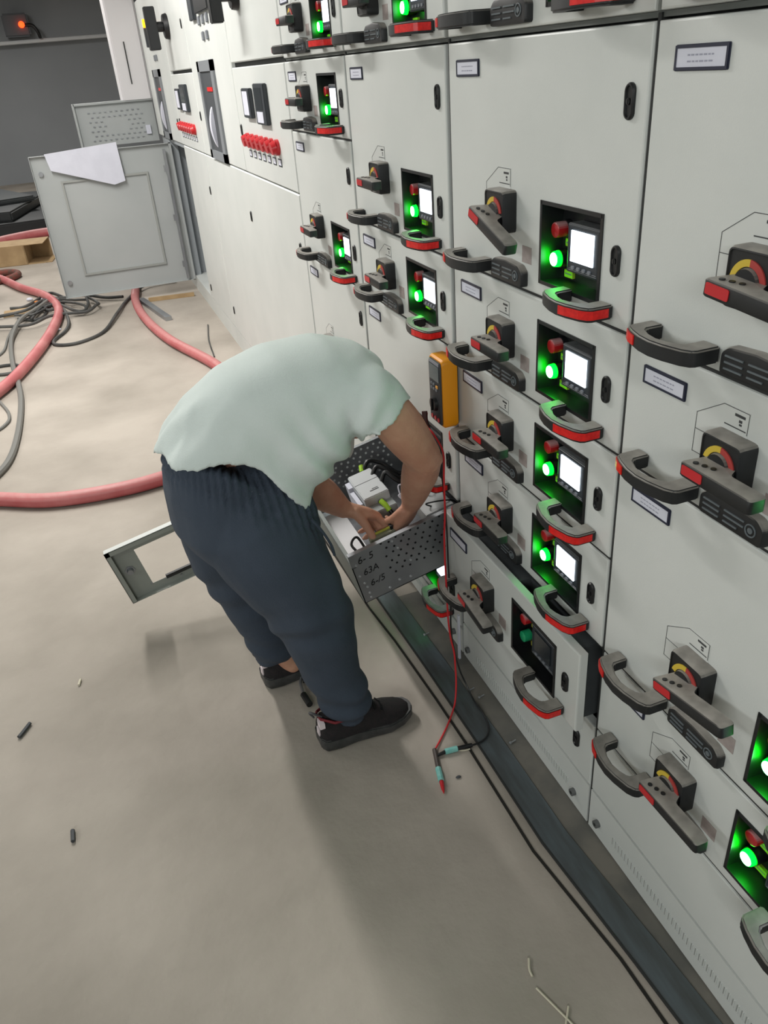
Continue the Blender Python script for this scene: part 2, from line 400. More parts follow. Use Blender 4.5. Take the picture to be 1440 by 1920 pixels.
def P_(root, name, me, a=0, h=0, d=0, roll=0, label=None):
    o = link(name, me, root, A(a, h, d))
    if roll: o.rotation_euler = (roll, 0, 0)
    if label: o['label'] = label
    return o
H2 = lib('handle', handle_mesh)
W_ = .682
def drawer(Y, Z, n, label, sw_roll=0, recess=True, lit=True, handles=True, d=0, cards=True, blank=False, hgt=None, Lb=.13, labelplate=True, tray=True):
    h = hgt or PH * n
    r = empty('drawer_unit', (-d, Y, Z)); tag(r, label, 'drawer unit', 'drawer units of the switchgear row')
    hole = HOLE if recess and not blank else None
    P_(r, 'front_panel', lib(('pn', round(h, 4), bool(hole)), lambda: panel_mesh('front_panel', W_, h, hole)))
    if tray: P_(r, 'tray_body', lib(('tb', round(h, 4)), lambda: body_mesh(.69, h) if not hole else body_mesh2(.69, h)))
    if labelplate:
        top = h - PH + .159
        lp = P_(r, 'label_plate', lib('lf', labelframe_mesh), .047, top)
        P_(lp, 'label_card', lib('card' if cards else 'cardx', lambda: card_mesh(not cards)), 0, 0, 0)
    P_(r, 'latch', lib('latch', latch_mesh), .640, .112)
    if h > .4: P_(r, 'latch', lib('latch', latch_mesh), .646, .345)
    if blank: return r
    if recess:
        P_(r, 'meter_recess', lib('recess', recess_mesh))
        pm = P_(r, 'power_meter', lib('meter', meter_mesh))
        P_(pm, 'screen', lib(('scr', lit), lambda: screen_mesh(SCREEN if lit else SCREENO)), label='lit white screen' if lit else 'dark unlit screen')
        for k in range(4): P_(pm, 'meter_key', lib('key', key_mesh), .487 + k * .0175, .069)
        P_(r, 'indicator_lamp', lib('redlamp', lambda: lamp_mesh('red_lamp', REDB)), .425, .128, 0, label='red push-button lamp, unlit')
        P_(r, 'indicator_lamp', lib(('gl', lit), lambda: lamp_mesh('green_lamp', GREENL if lit else GREEND, GREENC if lit else None)), .425, .075, 0, label='green lamp, lit' if lit else 'green lamp, unlit')
        for hh in (.103, .046): P_(r, 'name_tag', lib(('tag', lit), lambda: tagplate_mesh(LIME if lit else YELT)), .437, hh)  # tag colour follows the lamp state, its green cast painted in
    # switch
    sh = .147 if n > 1 else .110
    P_(r, 'switch_decal', lib('decal', decal_mesh), .265, sh)
    sb = P_(r, 'rotary_switch', lib('swb', swbase_mesh), .265, sh)
    P_(sb, 'dial_arc', lib('arc', arc_mesh))
    ck = P_(sb, 'crank_handle', lib(('crank', Lb), lambda: crank_mesh(Lb)), roll=-sw_roll)
    P_(sb, 'red_window', lib('win', window_mesh), roll=-sw_roll)
    P_(r, 'lock_plate', lib('lock', lock_mesh), .222, .010)
    P_(r, 'louvre', lib('louvre', louvre_mesh), .222, .010, 0)
    P_(r, 'inspection_sticker', lib('stick', sticker_mesh), .331, .056)
    if handles:
        hr = P_(r, 'pull_handle', H2, .487, .028); P_(hr, 'red_strip', lib('sl', lambda: strip_mesh('long')))
        hl = P_(r, 'pull_handle', H2, .052, .028); P_(hl, 'red_strip', lib('ss', lambda: mirror(strip_mesh('short'), 'red_strip_short', .155)))
    return r
def body_mesh2(w, h, dep=.42):    # the tray behind a panel with a meter opening
    mb = MB(); a0, h0, a1, h1 = HOLE
    abox(mb, .03, w - .03, .008, h - .008, -dep, -.055)
    abox(mb, .03, a0 - .01, .008, h - .008, -.055, -.021); abox(mb, a1 + .01, w - .03, .008, h - .008, -.055, -.021)
    if h > .3: abox(mb, a0 - .01, a1 + .01, h1 + .012, h - .008, -.055, -.021)
    return mb.mesh('tray_body', INNER)
YR, YC, YB, YA = 1.054, 1.746, 2.448, 3.145
Z0, Z1, Z2, Z3, Z4, Z5, Z6 = 1.44, 1.2165, .993, .7695, .546, .3225, .099
ZU = 1.669
R_ = math.radians
# column R, nearest to the camera
drawer(YR, ZU, 1, 'drawer unit above the ledge at the top right corner of the photo')
drawer(YR, Z1, 2, 'tall drawer unit with a white label card at the upper right edge', sw_roll=R_(-4), Lb=.14)
drawer(YR, Z2, 1, 'short drawer unit at the right edge, white card half hidden by its handle', sw_roll=R_(0), Lb=.14)
drawer(YR, Z4, 2, 'tall drawer unit low at the right edge, long bare panel above its rotary switch', sw_roll=R_(10), Lb=.165)
drawer(YR, Z5, 1, 'lowest drawer unit at the right edge with big green lamp in the bottom corner', sw_roll=R_(2), Lb=.16)
# column C
drawer(YC, ZU, 1, 'drawer unit above the ledge, only bottom handles in view, right of centre')
drawer(YC, Z1, 2, 'tall drawer unit with switch handle tilted down, above four short ones', sw_roll=R_(-19), Lb=.165)
drawer(YC, Z2, 1, 'topmost of the short drawer units stacked right of the orange multimeter')
drawer(YC, Z3, 1, 'second short drawer unit down, its left handle beside the multimeter bottom')
drawer(YC, Z4, 1, 'third short drawer unit down, just above the one pulled forward')
drawer(YC, Z5, 1, 'drawer unit pulled forward out of line, screen dark and green lamp off', lit=False, d=.05, cards=False, sw_roll=R_(-6), Lb=.15)
# column B
drawer(YB, ZU, 1, 'drawer unit above the ledge near the top centre with lit green lamp')
drawer(YB, Z1, 2, 'tall drawer unit above centre, bare upper panel, left of the multimeter column')
drawer(YB, Z2, 1, 'short drawer unit directly above the bending worker’s shoulder')
drawer(YB, Z4, 2, 'tall drawer unit behind the worker’s shoulder and arm', lit=False)
drawer(YB, Z6, 1, 'lowest drawer unit under the pulled-out steel tray, green glow on its handle')
# column A
drawer(YA, ZU, 1, 'drawer unit above the ledge, farthest of the row, lit green lamp')
drawer(YA, Z0, 1, 'short drawer unit under the ledge, farthest column, beside the meter door')
drawer(YA, Z2, 2, 'tall drawer unit of the farthest column with lit lamp at middle height')
drawer(YA, Z4, 2, 'tall drawer unit of the farthest column, hidden mostly by the worker’s back', lit=True)
# ------------------------------------------------------------------ cabinet frames
def skirt_mesh(w, h):
    mb = MB(); abox(mb, .004, w - .004, .006, h - .002, -.02, 0)
    for k in range(44):
        a = w * .14 + (w * .72) * k / 43
        abox(mb, a, a + .0022, .045, .066, 0, .0012, 1); abox(mb, a + .0026, a + .0052, .044, .067, 0, .0018, 0)
    return mb.mesh('vented_skirt', [PAINT, FRAMEP])
def bolt_mesh():
    mb = MB(); mb.cyl(A(0, 0, 0), A(0, 0, .010), .0095, n=18); mb.cyl(A(0, 0, .0085), A(0, 0, .0102), .0045, n=6, mi=1)
    return mb.mesh('cap_bolt', [mat('bolt_grey', (96, 98, 98), .5), BLACKC], smooth=True)
def cabinet(Y, w, label, skirt=.13, splits=(), low=None):
    r = empty('switchgear_cabinet', (0, Y, 0)); tag(r, label, 'switchgear cabinet', 'switchgear cabinets in one row')
    mb = MB()
    for a0, a1 in ((.001, .026), (w - .026, w - .001)): abox(mb, a0, a1, .006, 2.2, -.06, -.022)
    abox(mb, 0, .002, .006, 2.2, -.8, -.06); abox(mb, w - .002, w, .006, 2.2, -.8, -.06)
    abox(mb, 0, w, .006, 2.2, -.802, -.8); abox(mb, 0, w, 2.198, 2.2, -.8, -.0205)
    for z in splits + (.009, ZU - .007, 1.905): abox(mb, .003, w - .003, z - .003, z + .003, -.45, -.0215)
    for z in splits: abox(mb, .003, w - .003, z - .0026, z + .0026, -.0214, -.0035)  # dark strips fill the gaps, their shade put in as colour
    for a0, a1 in ((0, .0036), (w - .0036, w)): abox(mb, a0, a1, .006, 1.67, -.0225, -.0035)  # same dark filling for the shade in the upright gaps
    P_(r, 'frame', mb.mesh('cabinet_frame', GAP))
    lm = MB(); abox(lm, 0, w, Z0 + PH + .0005, ZU + .0025, -.0204, -.007)
    P_(r, 'top_rail', lm.mesh('top_rail', mat('rail_grey', (84, 88, 85), .6) if 'rail_grey' not in MATS else MATS['rail_grey']))
    P_(r, 'vented_skirt', lib(('sk', round(w, 3), skirt), lambda: skirt_mesh(w, skirt)))
    for a in (.040, w - .062): P_(r, 'cap_bolt', lib('bolt', bolt_mesh), a, .050)
    P_(r, 'upper_panel', lib(('up', round(w, 3)), lambda: panel_mesh('upper_panel', w - .010, 2.198 - ZU - PH)), 0, ZU + PH)
    if low:
        P_(r, 'blank_panel', panel_mesh('blank_panel', w - .008, low[1] - low[0]), 0, low[0])
        P_(r, 'latch', lib('latch', latch_mesh), w - .066, .23)
    return r
cabinet(YR, YR - .36, 'nearest switchgear cabinet at the right edge of the photo', splits=(Z5, Z4, Z2, Z1), low=(.13, Z5))
cabinet(YC, YC - YR, 'switchgear cabinet holding the drawer unit pulled forward out of line', splits=(Z4, Z3, Z2, Z1), low=(.13, Z5))
cabinet(YB, YB - YC, 'switchgear cabinet whose open slot the worker reaches into', skirt=.097, splits=(Z5, Z4, Z2, Z1))
cabinet(YA, YA - YB, 'switchgear cabinet behind the worker, next to the meter door cabinet', skirt=.097, splits=(Z4, Z2, Z0))
tag(obj('blanking_plate', MB().box((0, YA - .69, .099), (.02, YA - .004, Z4)), PAINT), 'plain grey plate at the foot of the cabinet behind the worker', 'panel')
# ------------------------------------------------------------------ helpers in row coordinates
def rbx(mb, Ya, Yb, za, zb, d0, d1, mi=0): return mb.box((-d1, min(Ya, Yb), za), (-d0, max(Ya, Yb), zb), mi)
def spline(pts, n=8):
    P = [Vector(p) for p in pts]; P = [P[0] * 2 - P[1]] + P + [P[-1] * 2 - P[-2]]; out = []
    for i in range(1, len(P) - 2):
        for k in range(n):
            t = k / n; a, b, c, d = P[i - 1:i + 3]
            out.append(.5 * ((2 * b) + (c - a) * t + (2 * a - 5 * b + 4 * c - d) * t * t + (3 * b - a - 3 * c + d) * t ** 3))
    out.append(P[-2]); return out
def rowdoor(root, Ya, Yb, za, zb, name='door', latches=()):
    mb = MB(); c = .004
    rs = []
    for i, d in ((0, -.02), (0, -c), (c, 0)): rs.append([Vector((-d, Yb - .004 - i, za + .003 + i)), Vector((-d, Ya + .004 + i, za + .003 + i)), Vector((-d, Ya + .004 + i, zb - .003 - i)), Vector((-d, Yb - .004 - i, zb - .003 - i))])
    mb.loft(rs); o = obj(name, mb, PAINT, root)
    for (y, z) in latches:
        l = link('latch', lib('latch', latch_mesh), o, (0, y, z))
    return o
def gauge(root, Ya, Yb, za, zb, scr):
    g = MB(); rbx(g, Ya, Yb, za, zb, .0, .018); g = obj('meter', g, METER, root, bevel=.003)
    s_ = MB(); h = zb - za; rbx(s_, Yb + (Ya - Yb) * .88, Yb + (Ya - Yb) * .22, za + h * scr[0], za + h * scr[1], .018, .019); obj('meter_face', s_, SCREENO if scr[2] else PAPER, g)
    if len(scr) > 3:
        s_ = MB(); rbx(s_, Yb + (Ya - Yb) * .85, Yb + (Ya - Yb) * .25, za + h * .05, za + h * .32, .018, .0195); obj('meter_tag', s_, PAPER, g)
def breaker(root, Ya, Yb, za, zb):
    w = Ya - Yb
    f = MB(); t = w * .16
    rbx(f, Ya, Ya - t * .8, za, zb, -.03, .012); rbx(f, Yb + t, Yb, za, zb, -.03, .012); rbx(f, Ya, Yb, za, za + .045, -.03, .012); rbx(f, Ya, Yb, zb - .05, zb, -.03, .012)
    f = obj('breaker_bezel', f, mat('bezel_grey', (120, 124, 128), .45) if 'bezel_grey' not in MATS else MATS['bezel_grey'], root)
    b = MB(); rbx(b, Ya - t * .6, Yb + t * .8, za + .04, zb - .045, .0005, .004); obj('circuit_breaker', b, mat('breaker_body', (62, 66, 70), .5) if 'breaker_body' not in MATS else MATS['breaker_body'], f)
    l = MB(); K = 14; rs = []
    for k in range(K + 1):
        u = k / K; z = zb - .22 - u * .20; d = .004 + .022 * math.sin(math.pi * u) ** .7; ww = w * .035 * (1 + .5 * math.sin(math.pi * u)); y = Ya - w * .48
        rs.append([(-d, y + ww, z), (-d, y - ww, z), (-.002, y - ww, z), (-.002, y + ww, z)])
    l.loft(rs); obj('charging_lever', l, PAPER, f, smooth=True)
    r = MB(); rbx(r, Ya - w * .42, Yb + w * .25, zb - .145, zb - .125, .004, .008); obj('trip_label', r, RED, f)
def redlamps(root, Ya, Yb, z, r_, n=7):
    for k in range(n):
        y = Ya + (Yb - Ya) * k / (n - 1)
        m_ = MB(); m_.cyl((0, y, z), (-.012, y, z), r_ * 1.05, n=14); m_.cyl((-.012, y, z), (-.032, y, z - .004), r_ * .95, r_ * .8, n=14)
        if k == 0: redlamps.me = m_.mesh('red_lamp_row', REDW, smooth=True); redlamps.y = y
        o = link('indicator_lamp', redlamps.me, root, (0, y - redlamps.y, 0))
        p = MB(); rbx(p, y + r_, y - r_, z - .072, z - .042, 0, .0015, 1); rbx(p, y + r_ * .75, y - r_ * .75, z - .067, z - .047, .0015, .002, 0)
        obj('name_tag', p, [PAPER, METER], root)
bc = empty('breaker_cabinet', (0, 0, 0)); tag(bc, 'pale grey breaker cabinet next to the drawer columns, seven red lamps on its door', 'switchgear cabinet', 'breaker cabinets of the row')
mb = MB(); rbx(mb, 5.35, 3.149, .02, 2.2, -.8, -.022); obj('frame', mb, GAP, bc)
mb = MB(); rbx(mb, 5.35, 3.149, .0, .125, -.79, -.004); obj('base_frame', mb, PAINT, bc)
rowdoor(bc, 3.149, 4.13, Z1, 1.663, 'meter_door', [(4.09, 1.404)])
rowdoor(bc, 3.149, 4.13, 1.676, 2.2, 'instrument_door')
rowdoor(bc, 4.13, 5.35, Z1, 2.2, 'breaker_door', [(5.29, 1.431), (4.24, 1.899)])
rowdoor(bc, 3.149, 5.35, .13, Z1, 'lower_door', [(4.17, 1.005), (5.26, .268), (3.22, 1.0)])
gauge(bc, 3.904, 3.748, 1.463, 1.579, (.1, .9, 0)); gauge(bc, 3.653, 3.466, 1.445, 1.596, (.36, .9, 1, 1))
redlamps(bc, 3.955, 3.395, 1.368, .029)
breaker(bc, 5.069, 4.575, 1.221, 1.708)
def instrument(root, Ya, Yb, za, full=True):
    g = MB(); rbx(g, Ya, Ya - (.13 if full else .05), za, za + .14, 0, .02); obj('meter', g, METER, root, bevel=.003)
    if full: g = MB(); rbx(g, Ya - .2, Yb, za + .02, za + .12, 0, .02); obj('meter', g, BLACKC, root, bevel=.003)
    g = MB(); g.cyl((0, Ya - .22, za + .15), (-.04, Ya - .22, za + .15), .028, n=16); o = obj('indicator_lamp', g, mat('amber_lit', (255, 190, 30), .4, emit=(255, 170, 10), estr=2.5) if 'amber_lit' not in MATS else MATS['amber_lit'], root, smooth=True)
    o['label'] = 'lit amber lamp'
    for r in range(2):
        for k in range(3 - r):
            g = MB(); y = Ya - .18 - k * .12 - r * .06; rbx(g, y, y - .05, za - .03 - r * .07, za + .01 - r * .07, 0, .01); obj('push_button', g, GREYB, root, bevel=.003)
instrument(bc, 5.0, 4.42, 1.895)
def knob(root, y, z, sc=1):
    g = MB(); g.cyl((0, y, z), (-.03, y, z), .05 * sc, .045 * sc, n=20); g.cyl((-.03, y, z), (-.075, y, z), .02 * sc, n=12)
    P = [(-.07, y + .02 * sc, z + .075 * sc), (-.07, y - .02 * sc, z + .075 * sc), (-.07, y - .03 * sc, z - .085 * sc), (-.07, y + .03 * sc, z - .085 * sc)]
    g.prism(P, (-.045 * sc, 0, 0)); return obj('selector_switch', g, BLACKC, root, bevel=.004, smooth=.7)
knob(bc, 3.80, 1.915, 1.1)
b2 = empty('breaker_cabinet', (0, 0, 0)); tag(b2, 'far breaker cabinet with an open lower door and a black selector handle', 'switchgear cabinet', 'breaker cabinets of the row')
mb = MB(); rbx(mb, 7.85, 5.352, 1.2165, 2.2, -.8, -.022); rbx(mb, 6.34, 5.352, .02, 1.2165, -.8, -.022)
obj('frame', mb, GAP, b2)
mb = MB(); rbx(mb, 7.85, 6.345, .02, 1.2165, -.8, -.6); rbx(mb, 7.2, 6.35, .13, 1.19, -.16, -.13); rbx(mb, 7.85, 7.25, .02, 1.2165, -.6, -.02); rbx(mb, 7.25, 7.19, .1, 1.2165, -.06, -.0); rbx(mb, 7.25, 6.345, 1.19, 1.2165, -.06, -.01)
rbx(mb, 7.1, 6.4, .62, .66, -.12, -.09); rbx(mb, 6.42, 6.36, .1, 1.19, -.1, -.04); rbx(mb, 7.0, 6.5, .66, 1.15, -.4, -.3); obj('compartment', mb, mat('compartment_grey', (150, 156, 160), .5), b2)
mb = MB(); rbx(mb, 7.85, 5.352, .0, .125, -.79, -.004); obj('base_frame', mb, PAINT, b2)
rowdoor(b2, 5.352, 6.345, Z1, 1.663, 'meter_door', [(6.30, 1.366)]); rowdoor(b2, 5.352, 6.345, 1.676, 2.2, 'instrument_door', [(5.45, 1.911)])
rowdoor(b2, 6.345, 7.85, Z1, 2.2, 'breaker_door', [(6.42, 1.36)])
rowdoor(b2, 5.352, 6.345, .13, Z1, 'lower_door', [(5.41, 1.003), (6.22, .22)])
gauge(b2, 6.172, 5.98, 1.45, 1.576, (.1, .9, 0)); gauge(b2, 5.93, 5.67, 1.443, 1.6, (.36, .9, 1, 1))
redlamps(b2, 6.24, 5.62, 1.345, .030)
breaker(b2, 7.39, 6.93, 1.221, 1.705)
instrument(b2, 7.35, 6.72, 1.86, False); knob(b2, 6.05, 1.93, 1.5)
# open lower door, seen on its inner face
dm = MB(); Lx = 1.09; y = 7.17
dm.box((-Lx, y - .003, .10), (.0, y, 1.19))
for lo, hi in (((-Lx, y - .032, .10), (-Lx + .004, y, 1.19)), ((-.02, y - .03, .10), (0, y, 1.19)), ((-Lx, y - .03, 1.186), (0, y, 1.19)), ((-Lx, y - .03, .10), (0, y, .104))): dm.box(lo, hi)
DOORIN = mat('door_inner_shade', (168, 172, 172), .5, rgb2=(160, 165, 165), scale=2)  # door paint darkened for the shade on the open door's inner face
od = obj('lower_door', dm, DOORIN, b2); od['label'] = 'open lower door showing its inner face'
st = MB()
for lo, hi in (((-.9, y - .016, .98), (-.22, y - .003, .996)), ((-.9, y - .016, .26), (-.22, y - .003, .276)), ((-.9, y - .016, .2762), (-.884, y - .003, .9798)), ((-.236, y - .016, .2762), (-.22, y - .003, .9798))): st.box(lo, hi)
obj('stiffener_frame', st, FRAMEP, od)
for z in (.22, 1.06):
    g = MB(); g.cyl((-1.03, y - .003, z), (-1.03, y - .02, z), .018, n=14); obj('door_latch', g, GALV, od)
g = MB()
for k in range(3): g.box((-.09, y - .045, .22 + k * .38), (-.05, y - .03, .27 + k * .38))
g.box((-.075, y - .05, .12), (-.055, y - .03, 1.15)); obj('hinge_bar', g, GALV, od)
odx = [od]
pp = MB(); pp.add([(-.97, y - .04, 1.20), (-.42, y - .04, 1.235), (-.41, y - .04, .95), (-.5, y - .04, .93), (-.95, y - .04, 1.08), (-.97, y - .037, 1.20), (-.42, y - .037, 1.235), (-.41, y - .037, .95), (-.5, y - .037, .93), (-.95, y - .037, 1.08)],
       [(0, 1, 2, 3, 4), (9, 8, 7, 6, 5), (0, 5, 6, 1), (1, 6, 7, 2), (2, 7, 8, 3), (3, 8, 9, 4), (4, 9, 5, 0)])
tag(obj('paper_sheet', pp, PAPER), 'folded white paper hanging over the top of the open door', 'paper')
# end of the row
dt = MB(); rbx(dt, 8.2, 7.86, 1.49, 3.0, -.0, .245)
e_ = obj('end_duct', dt, mat('duct_white', (214, 212, 214), .45), None, bevel=.012, smooth=.8); tag(e_, 'tall white duct at the far end of the cabinet row, slot in its face', 'duct')
g = MB(); g.box((-.15, 7.852, 1.62), (-.142, 7.86, 1.93)); obj('slot', g, GAP, e_)
bx = empty('folded_metal_cover', (0, 7.9, 1.17)); tag(bx, 'dimpled grey metal cover with bright top rim behind the open door', 'metal cover')
g = MB(); g.box((-.655, 0, .0), (-.003, .02, .32)); g.box((-.66, -.03, .32), (-.003, .15, .335)); g.box((-.67, -.03, .0), (-.655, .15, .335)); obj('cover_sheet', g, DOORIN, bx)
g = MB()
for r in range(7):
    for k in range(10):
        if 2 <= r <= 4 and 3 <= k <= 6: continue
        x = -.56 + k * .046 + (r % 2) * .023; z = .04 + r * .036
        g.box((x, -.008, z), (x + .018, 0, z + .008), 0, None)
obj('dimple_pattern', g, GALV, bx)
g = MB(); g.box((-.1, -.02, .06), (-.06, 0, .13)); obj('clip', g, PAPER, bx)
# back wall: rail and small lit device
g = MB(); g.tube([(-3.5, 18.45, 2.40), (-.75, 18.45, 2.43), (1.6, 18.45, 2.45)], .035, 8)
tag(obj('wall_pipe', g, mat('pipe_grey', (214, 216, 218), .4)), 'thin light pipe running across the dark far wall', 'pipe')
dv = empty('wall_device', (-1.1, 18.2, 2.52)); tag(dv, 'small dark device with a red light above the far wall pipe', 'device')
g = MB(); g.box((-.25, .1, -.02), (.2, .4, .36)); obj('housing', g, mat('device_dark', (84, 88, 92), .6), dv, bevel=.03)
g = MB(); g.ball((.07, .05, .17), .055); obj('red_light', g, mat('red_lit', (255, 90, 40), .4, emit=(255, 60, 20), estr=4), dv, smooth=True)
g = MB(); g.tube(spline([(.12, .1, .16), (.25, .1, .15), (.32, .1, .05), (.34, .15, -.05)]), .03, 6); obj('cable', g, BLACKC, dv)
# dark slabs and box far left
for k, (x, yy, z, sx, sy, rz, hh) in enumerate([(-2.05, 12.9, 0, 1.7, 2.6, .1, .17), (-2.1, 13.0, .172, 1.4, 2.2, -.22, .12), (-2.15, 13.2, .294, 1.15, 1.5, .35, .07)]):
    g = MB(); g.box((-sx / 2, -sy / 2, 0), (sx / 2, sy / 2, hh)); o = obj('black_slab', g, mat('slab_black%d' % k, (30 + 14 * k, 34 + 14 * k, 36 + 14 * k), .5), None, bevel=.02)
    o.location = (x, yy, z); o.rotation_euler = (0, 0, rz); tag(o, ['black slab on the floor at the far left, bottom of its stack', 'black slab in the middle of the far left stack', 'dark grey slab lying on top of the far left stack'][k], 'panel', 'black slabs stacked far left')
cb = empty('cardboard_box', (-1.50, 9.75, 0), (0, 0, -.15)); tag(cb, 'brown open cardboard box on the floor left of the open door', 'box')
CARD = mat('cardboard', (176, 150, 112), .8, rgb2=(160, 134, 98), scale=9)
g = MB(); t = .006; w_, l_, h_ = .26, .2, .2
g.box((-w_, -l_, 0), (w_, l_, t)); g.box((-w_, -l_, 0), (.06, -l_ + t, h_)); g.box((-w_, l_ - t, 0), (w_, l_, h_)); g.box((-w_, -l_, 0), (-w_ + t, l_, h_)); g.box((-w_, -l_, h_), (w_, l_, h_ + t)); g.box((.05, -l_, 0), (.056, l_, h_))
obj('carton', g, CARD, cb)
g = MB(); g.box((w_ - .02, -l_, .0), (w_ + .05, l_ - .02, t * 1.5)); obj('flap', g, CARD, cb)
# ------------------------------------------------------------------ hoses and cables
HOSE = mat('red_hose', (174, 78, 82), .5, rgb2=(190, 108, 110), scale=7, dust=(188, 126, 124))
HOSEF = mat('pink_hose', (196, 128, 126), .55, rgb2=(180, 98, 100), scale=5)
CABLE = mat('black_cable', (42, 44, 44), .6, rgb2=(84, 84, 82), scale=5)
CABLEG = mat('grey_cable', (112, 112, 108), .6)
def hose(pts, r, name, label, m_, cat, n=12, group=None):
    p = [(x, y_, r + .001 if z is None else z) for x, y_, z in pts]
    g = MB(); g.tube(spline(p, 10), r, n); return tag(obj(name, g, m_, smooth=True), label, cat, group)
hose([(-2.3, 3.95, None), (-1.75, 3.72, None), (-1.49, 3.60, None), (-1.25, 3.46, None), (-1.01, 3.41, None), (-.77, 3.42, None), (-.5, 3.52, None), (-.28, 3.78, None), (-.17, 4.25, None), (-.225, 4.9, None), (-.427, 5.65, None), (-.53, 6.35, None), (-.55, 7.0, None), (-.50, 7.7, None), (-.6, 8.6, None)], .034, 'red_hose', 'red hose curving from the left edge behind the worker toward the open door', HOSE, 'hose')
hose([(-2.2, 4.6, None), (-1.75, 4.85, None), (-1.545, 5.16, None), (-1.38, 5.67, None), (-1.23, 6.4, None), (-1.17, 7.1, None), (-1.28, 7.7, None), (-1.5, 8.2, None), (-1.78, 8.95, None), (-2.3, 9.9, None)], .036, 'red_hose', 'red hose running under the tangle of black cables', HOSEF, 'hose')
hose([(-2.3, 10.2, None), (-1.95, 10.9, None), (-1.6, 11.2, None), (-1.2, 11.3, None), (-.6, 11.1, None)], .055, 'red_hose', 'red hose in the distance behind the cardboard box', HOSE, 'hose')
hose([(-2.3, 8.55, None), (-1.9, 8.95, None), (-1.68, 9.1, None), (-1.55, 8.95, None), (-1.62, 8.75, None), (-1.85, 8.6, None), (-2.2, 8.3, None)], .032, 'net_rope', 'dark red rope loop on the floor at the left edge', mat('rope_red', (130, 60, 52), .8, rgb2=(90, 70, 60), scale=30), 'rope')
def cable(q, r, label, m_):
    g = MB(); random.seed(int(r * 1e5) + len(q)); hgt = random.uniform(0, .02)
    g.tube(spline([(x, y_, r + (hgt + .02 * math.sin(k) ** 2 if len(q) > 6 and 6.5 < y_ < 7.6 else 0)) for k, (x, y_) in enumerate(q)], 6), r, 8)
    tag(obj('floor_cable', g, m_, smooth=True), label, 'cable', 'cables tangled on the floor')
# cables lying on the floor (x, y)
cable([(-0.138, 7.586), (-0.285, 7.577), (-0.437, 7.504), (-0.607, 7.152), (-0.730, 6.664), (-0.857, 6.248), (-1.038, 6.065), (-1.181, 6.085), (-1.221, 6.213), (-1.138, 6.435), (-1.102, 6.657), (-1.129, 7.068), (-1.187, 7.262), (-1.230, 7.494)], 0.0125, 'long black cable looping from under the open door back to the tangle', CABLE)
cable([(-1.729, 7.205), (-1.437, 7.244), (-1.332, 7.464), (-1.258, 7.681), (-1.141, 7.513), (-0.952, 7.461), (-0.777, 7.315), (-0.638, 7.216)], 0.0130, 'black cable running from the left edge through the tangle to the door hose', CABLE)
cable([(-1.309, 7.250), (-1.179, 7.256), (-1.055, 6.942), (-0.971, 6.921), (-0.929, 7.120), (-0.934, 7.324), (-0.879, 7.244), (-0.848, 7.063), (-0.860, 6.994), (-0.951, 6.871), (-1.098, 6.899), (-1.244, 6.839), (-1.405, 6.726), (-1.709, 6.864)], 0.0120, 'black cable with a small loop right of the tangle', CABLE)
cable([(-1.389, 6.938), (-1.329, 7.170), (-1.266, 7.317), (-1.186, 7.421), (-1.069, 7.278), (-0.965, 7.068), (-0.957, 6.949)], 0.0110, 'black cable in the middle of the floor tangle', CABLE)
cable([(-1.520, 7.171), (-1.390, 7.028), (-1.286, 7.140), (-1.244, 7.401), (-1.155, 7.440), (-1.046, 7.322), (-0.934, 7.324)], 0.0100, 'thin black cable lying across the middle of the tangle', CABLE)
cable([(-1.575, 7.515), (-1.465, 7.497), (-1.358, 7.689), (-1.290, 7.858), (-1.220, 7.875), (-1.108, 7.574)], 0.0120, 'black cable bent in a tight arc at the top of the tangle', CABLE)
cable([(-1.496, 7.100), (-1.381, 6.968), (-1.299, 7.037), (-1.257, 7.311), (-1.222, 7.487), (-1.170, 7.289)], 0.0110, 'short black cable stub crossing the tangle beside the pink hose', CABLE)
cable([(-1.353, 7.379), (-1.320, 7.516), (-1.244, 7.545), (-1.169, 7.349), (-1.201, 7.175), (-1.287, 7.178), (-1.345, 7.373), (-1.289, 7.535), (-1.199, 7.554), (-1.133, 7.384)], 0.0120, 'black cable coiled at the heart of the tangle', CABLE)
cable([(-1.257, 7.513), (-1.351, 7.184), (-1.461, 6.900), (-1.513, 6.525), (-1.517, 6.231), (-1.484, 5.745), (-1.441, 5.366), (-1.411, 4.984), (-1.407, 4.572), (-1.419, 4.261), (-1.443, 4.059), (-1.483, 3.928), (-1.537, 3.819)], 0.0170, 'grey cable swinging from the tangle down past the left edge', CABLEG)
cable([(-1.392, 7.101), (-1.503, 6.928), (-1.552, 6.551), (-1.567, 6.192), (-1.639, 5.994)], 0.0090, 'thin grey cable leaving the tangle at the left edge', CABLEG)
cable([(-1.627, 5.797), (-1.535, 5.801), (-1.471, 5.774), (-1.445, 5.708), (-1.466, 5.611), (-1.539, 5.598), (-1.618, 5.634)], 0.0110, 'dark cable loop poking in at the left edge beside the grey cable', CABLE)
cable([(-1.597, 5.266), (-1.524, 5.002), (-1.481, 4.835), (-1.469, 4.694), (-1.494, 4.605), (-1.530, 4.542), (-1.563, 4.449)], 0.0090, 'brown cable loop at the left edge below the red hose', CABLEG)
LIT = ['white scrap left of the pink hose where it meets the cables', '', 'white scrap right beside the orange scrap', 'white scrap caught in the middle of the cable tangle', 'largest pale scrap, lying on the pink hose below the tangle', 'small pale scrap just below the largest one, beside the pink hose']
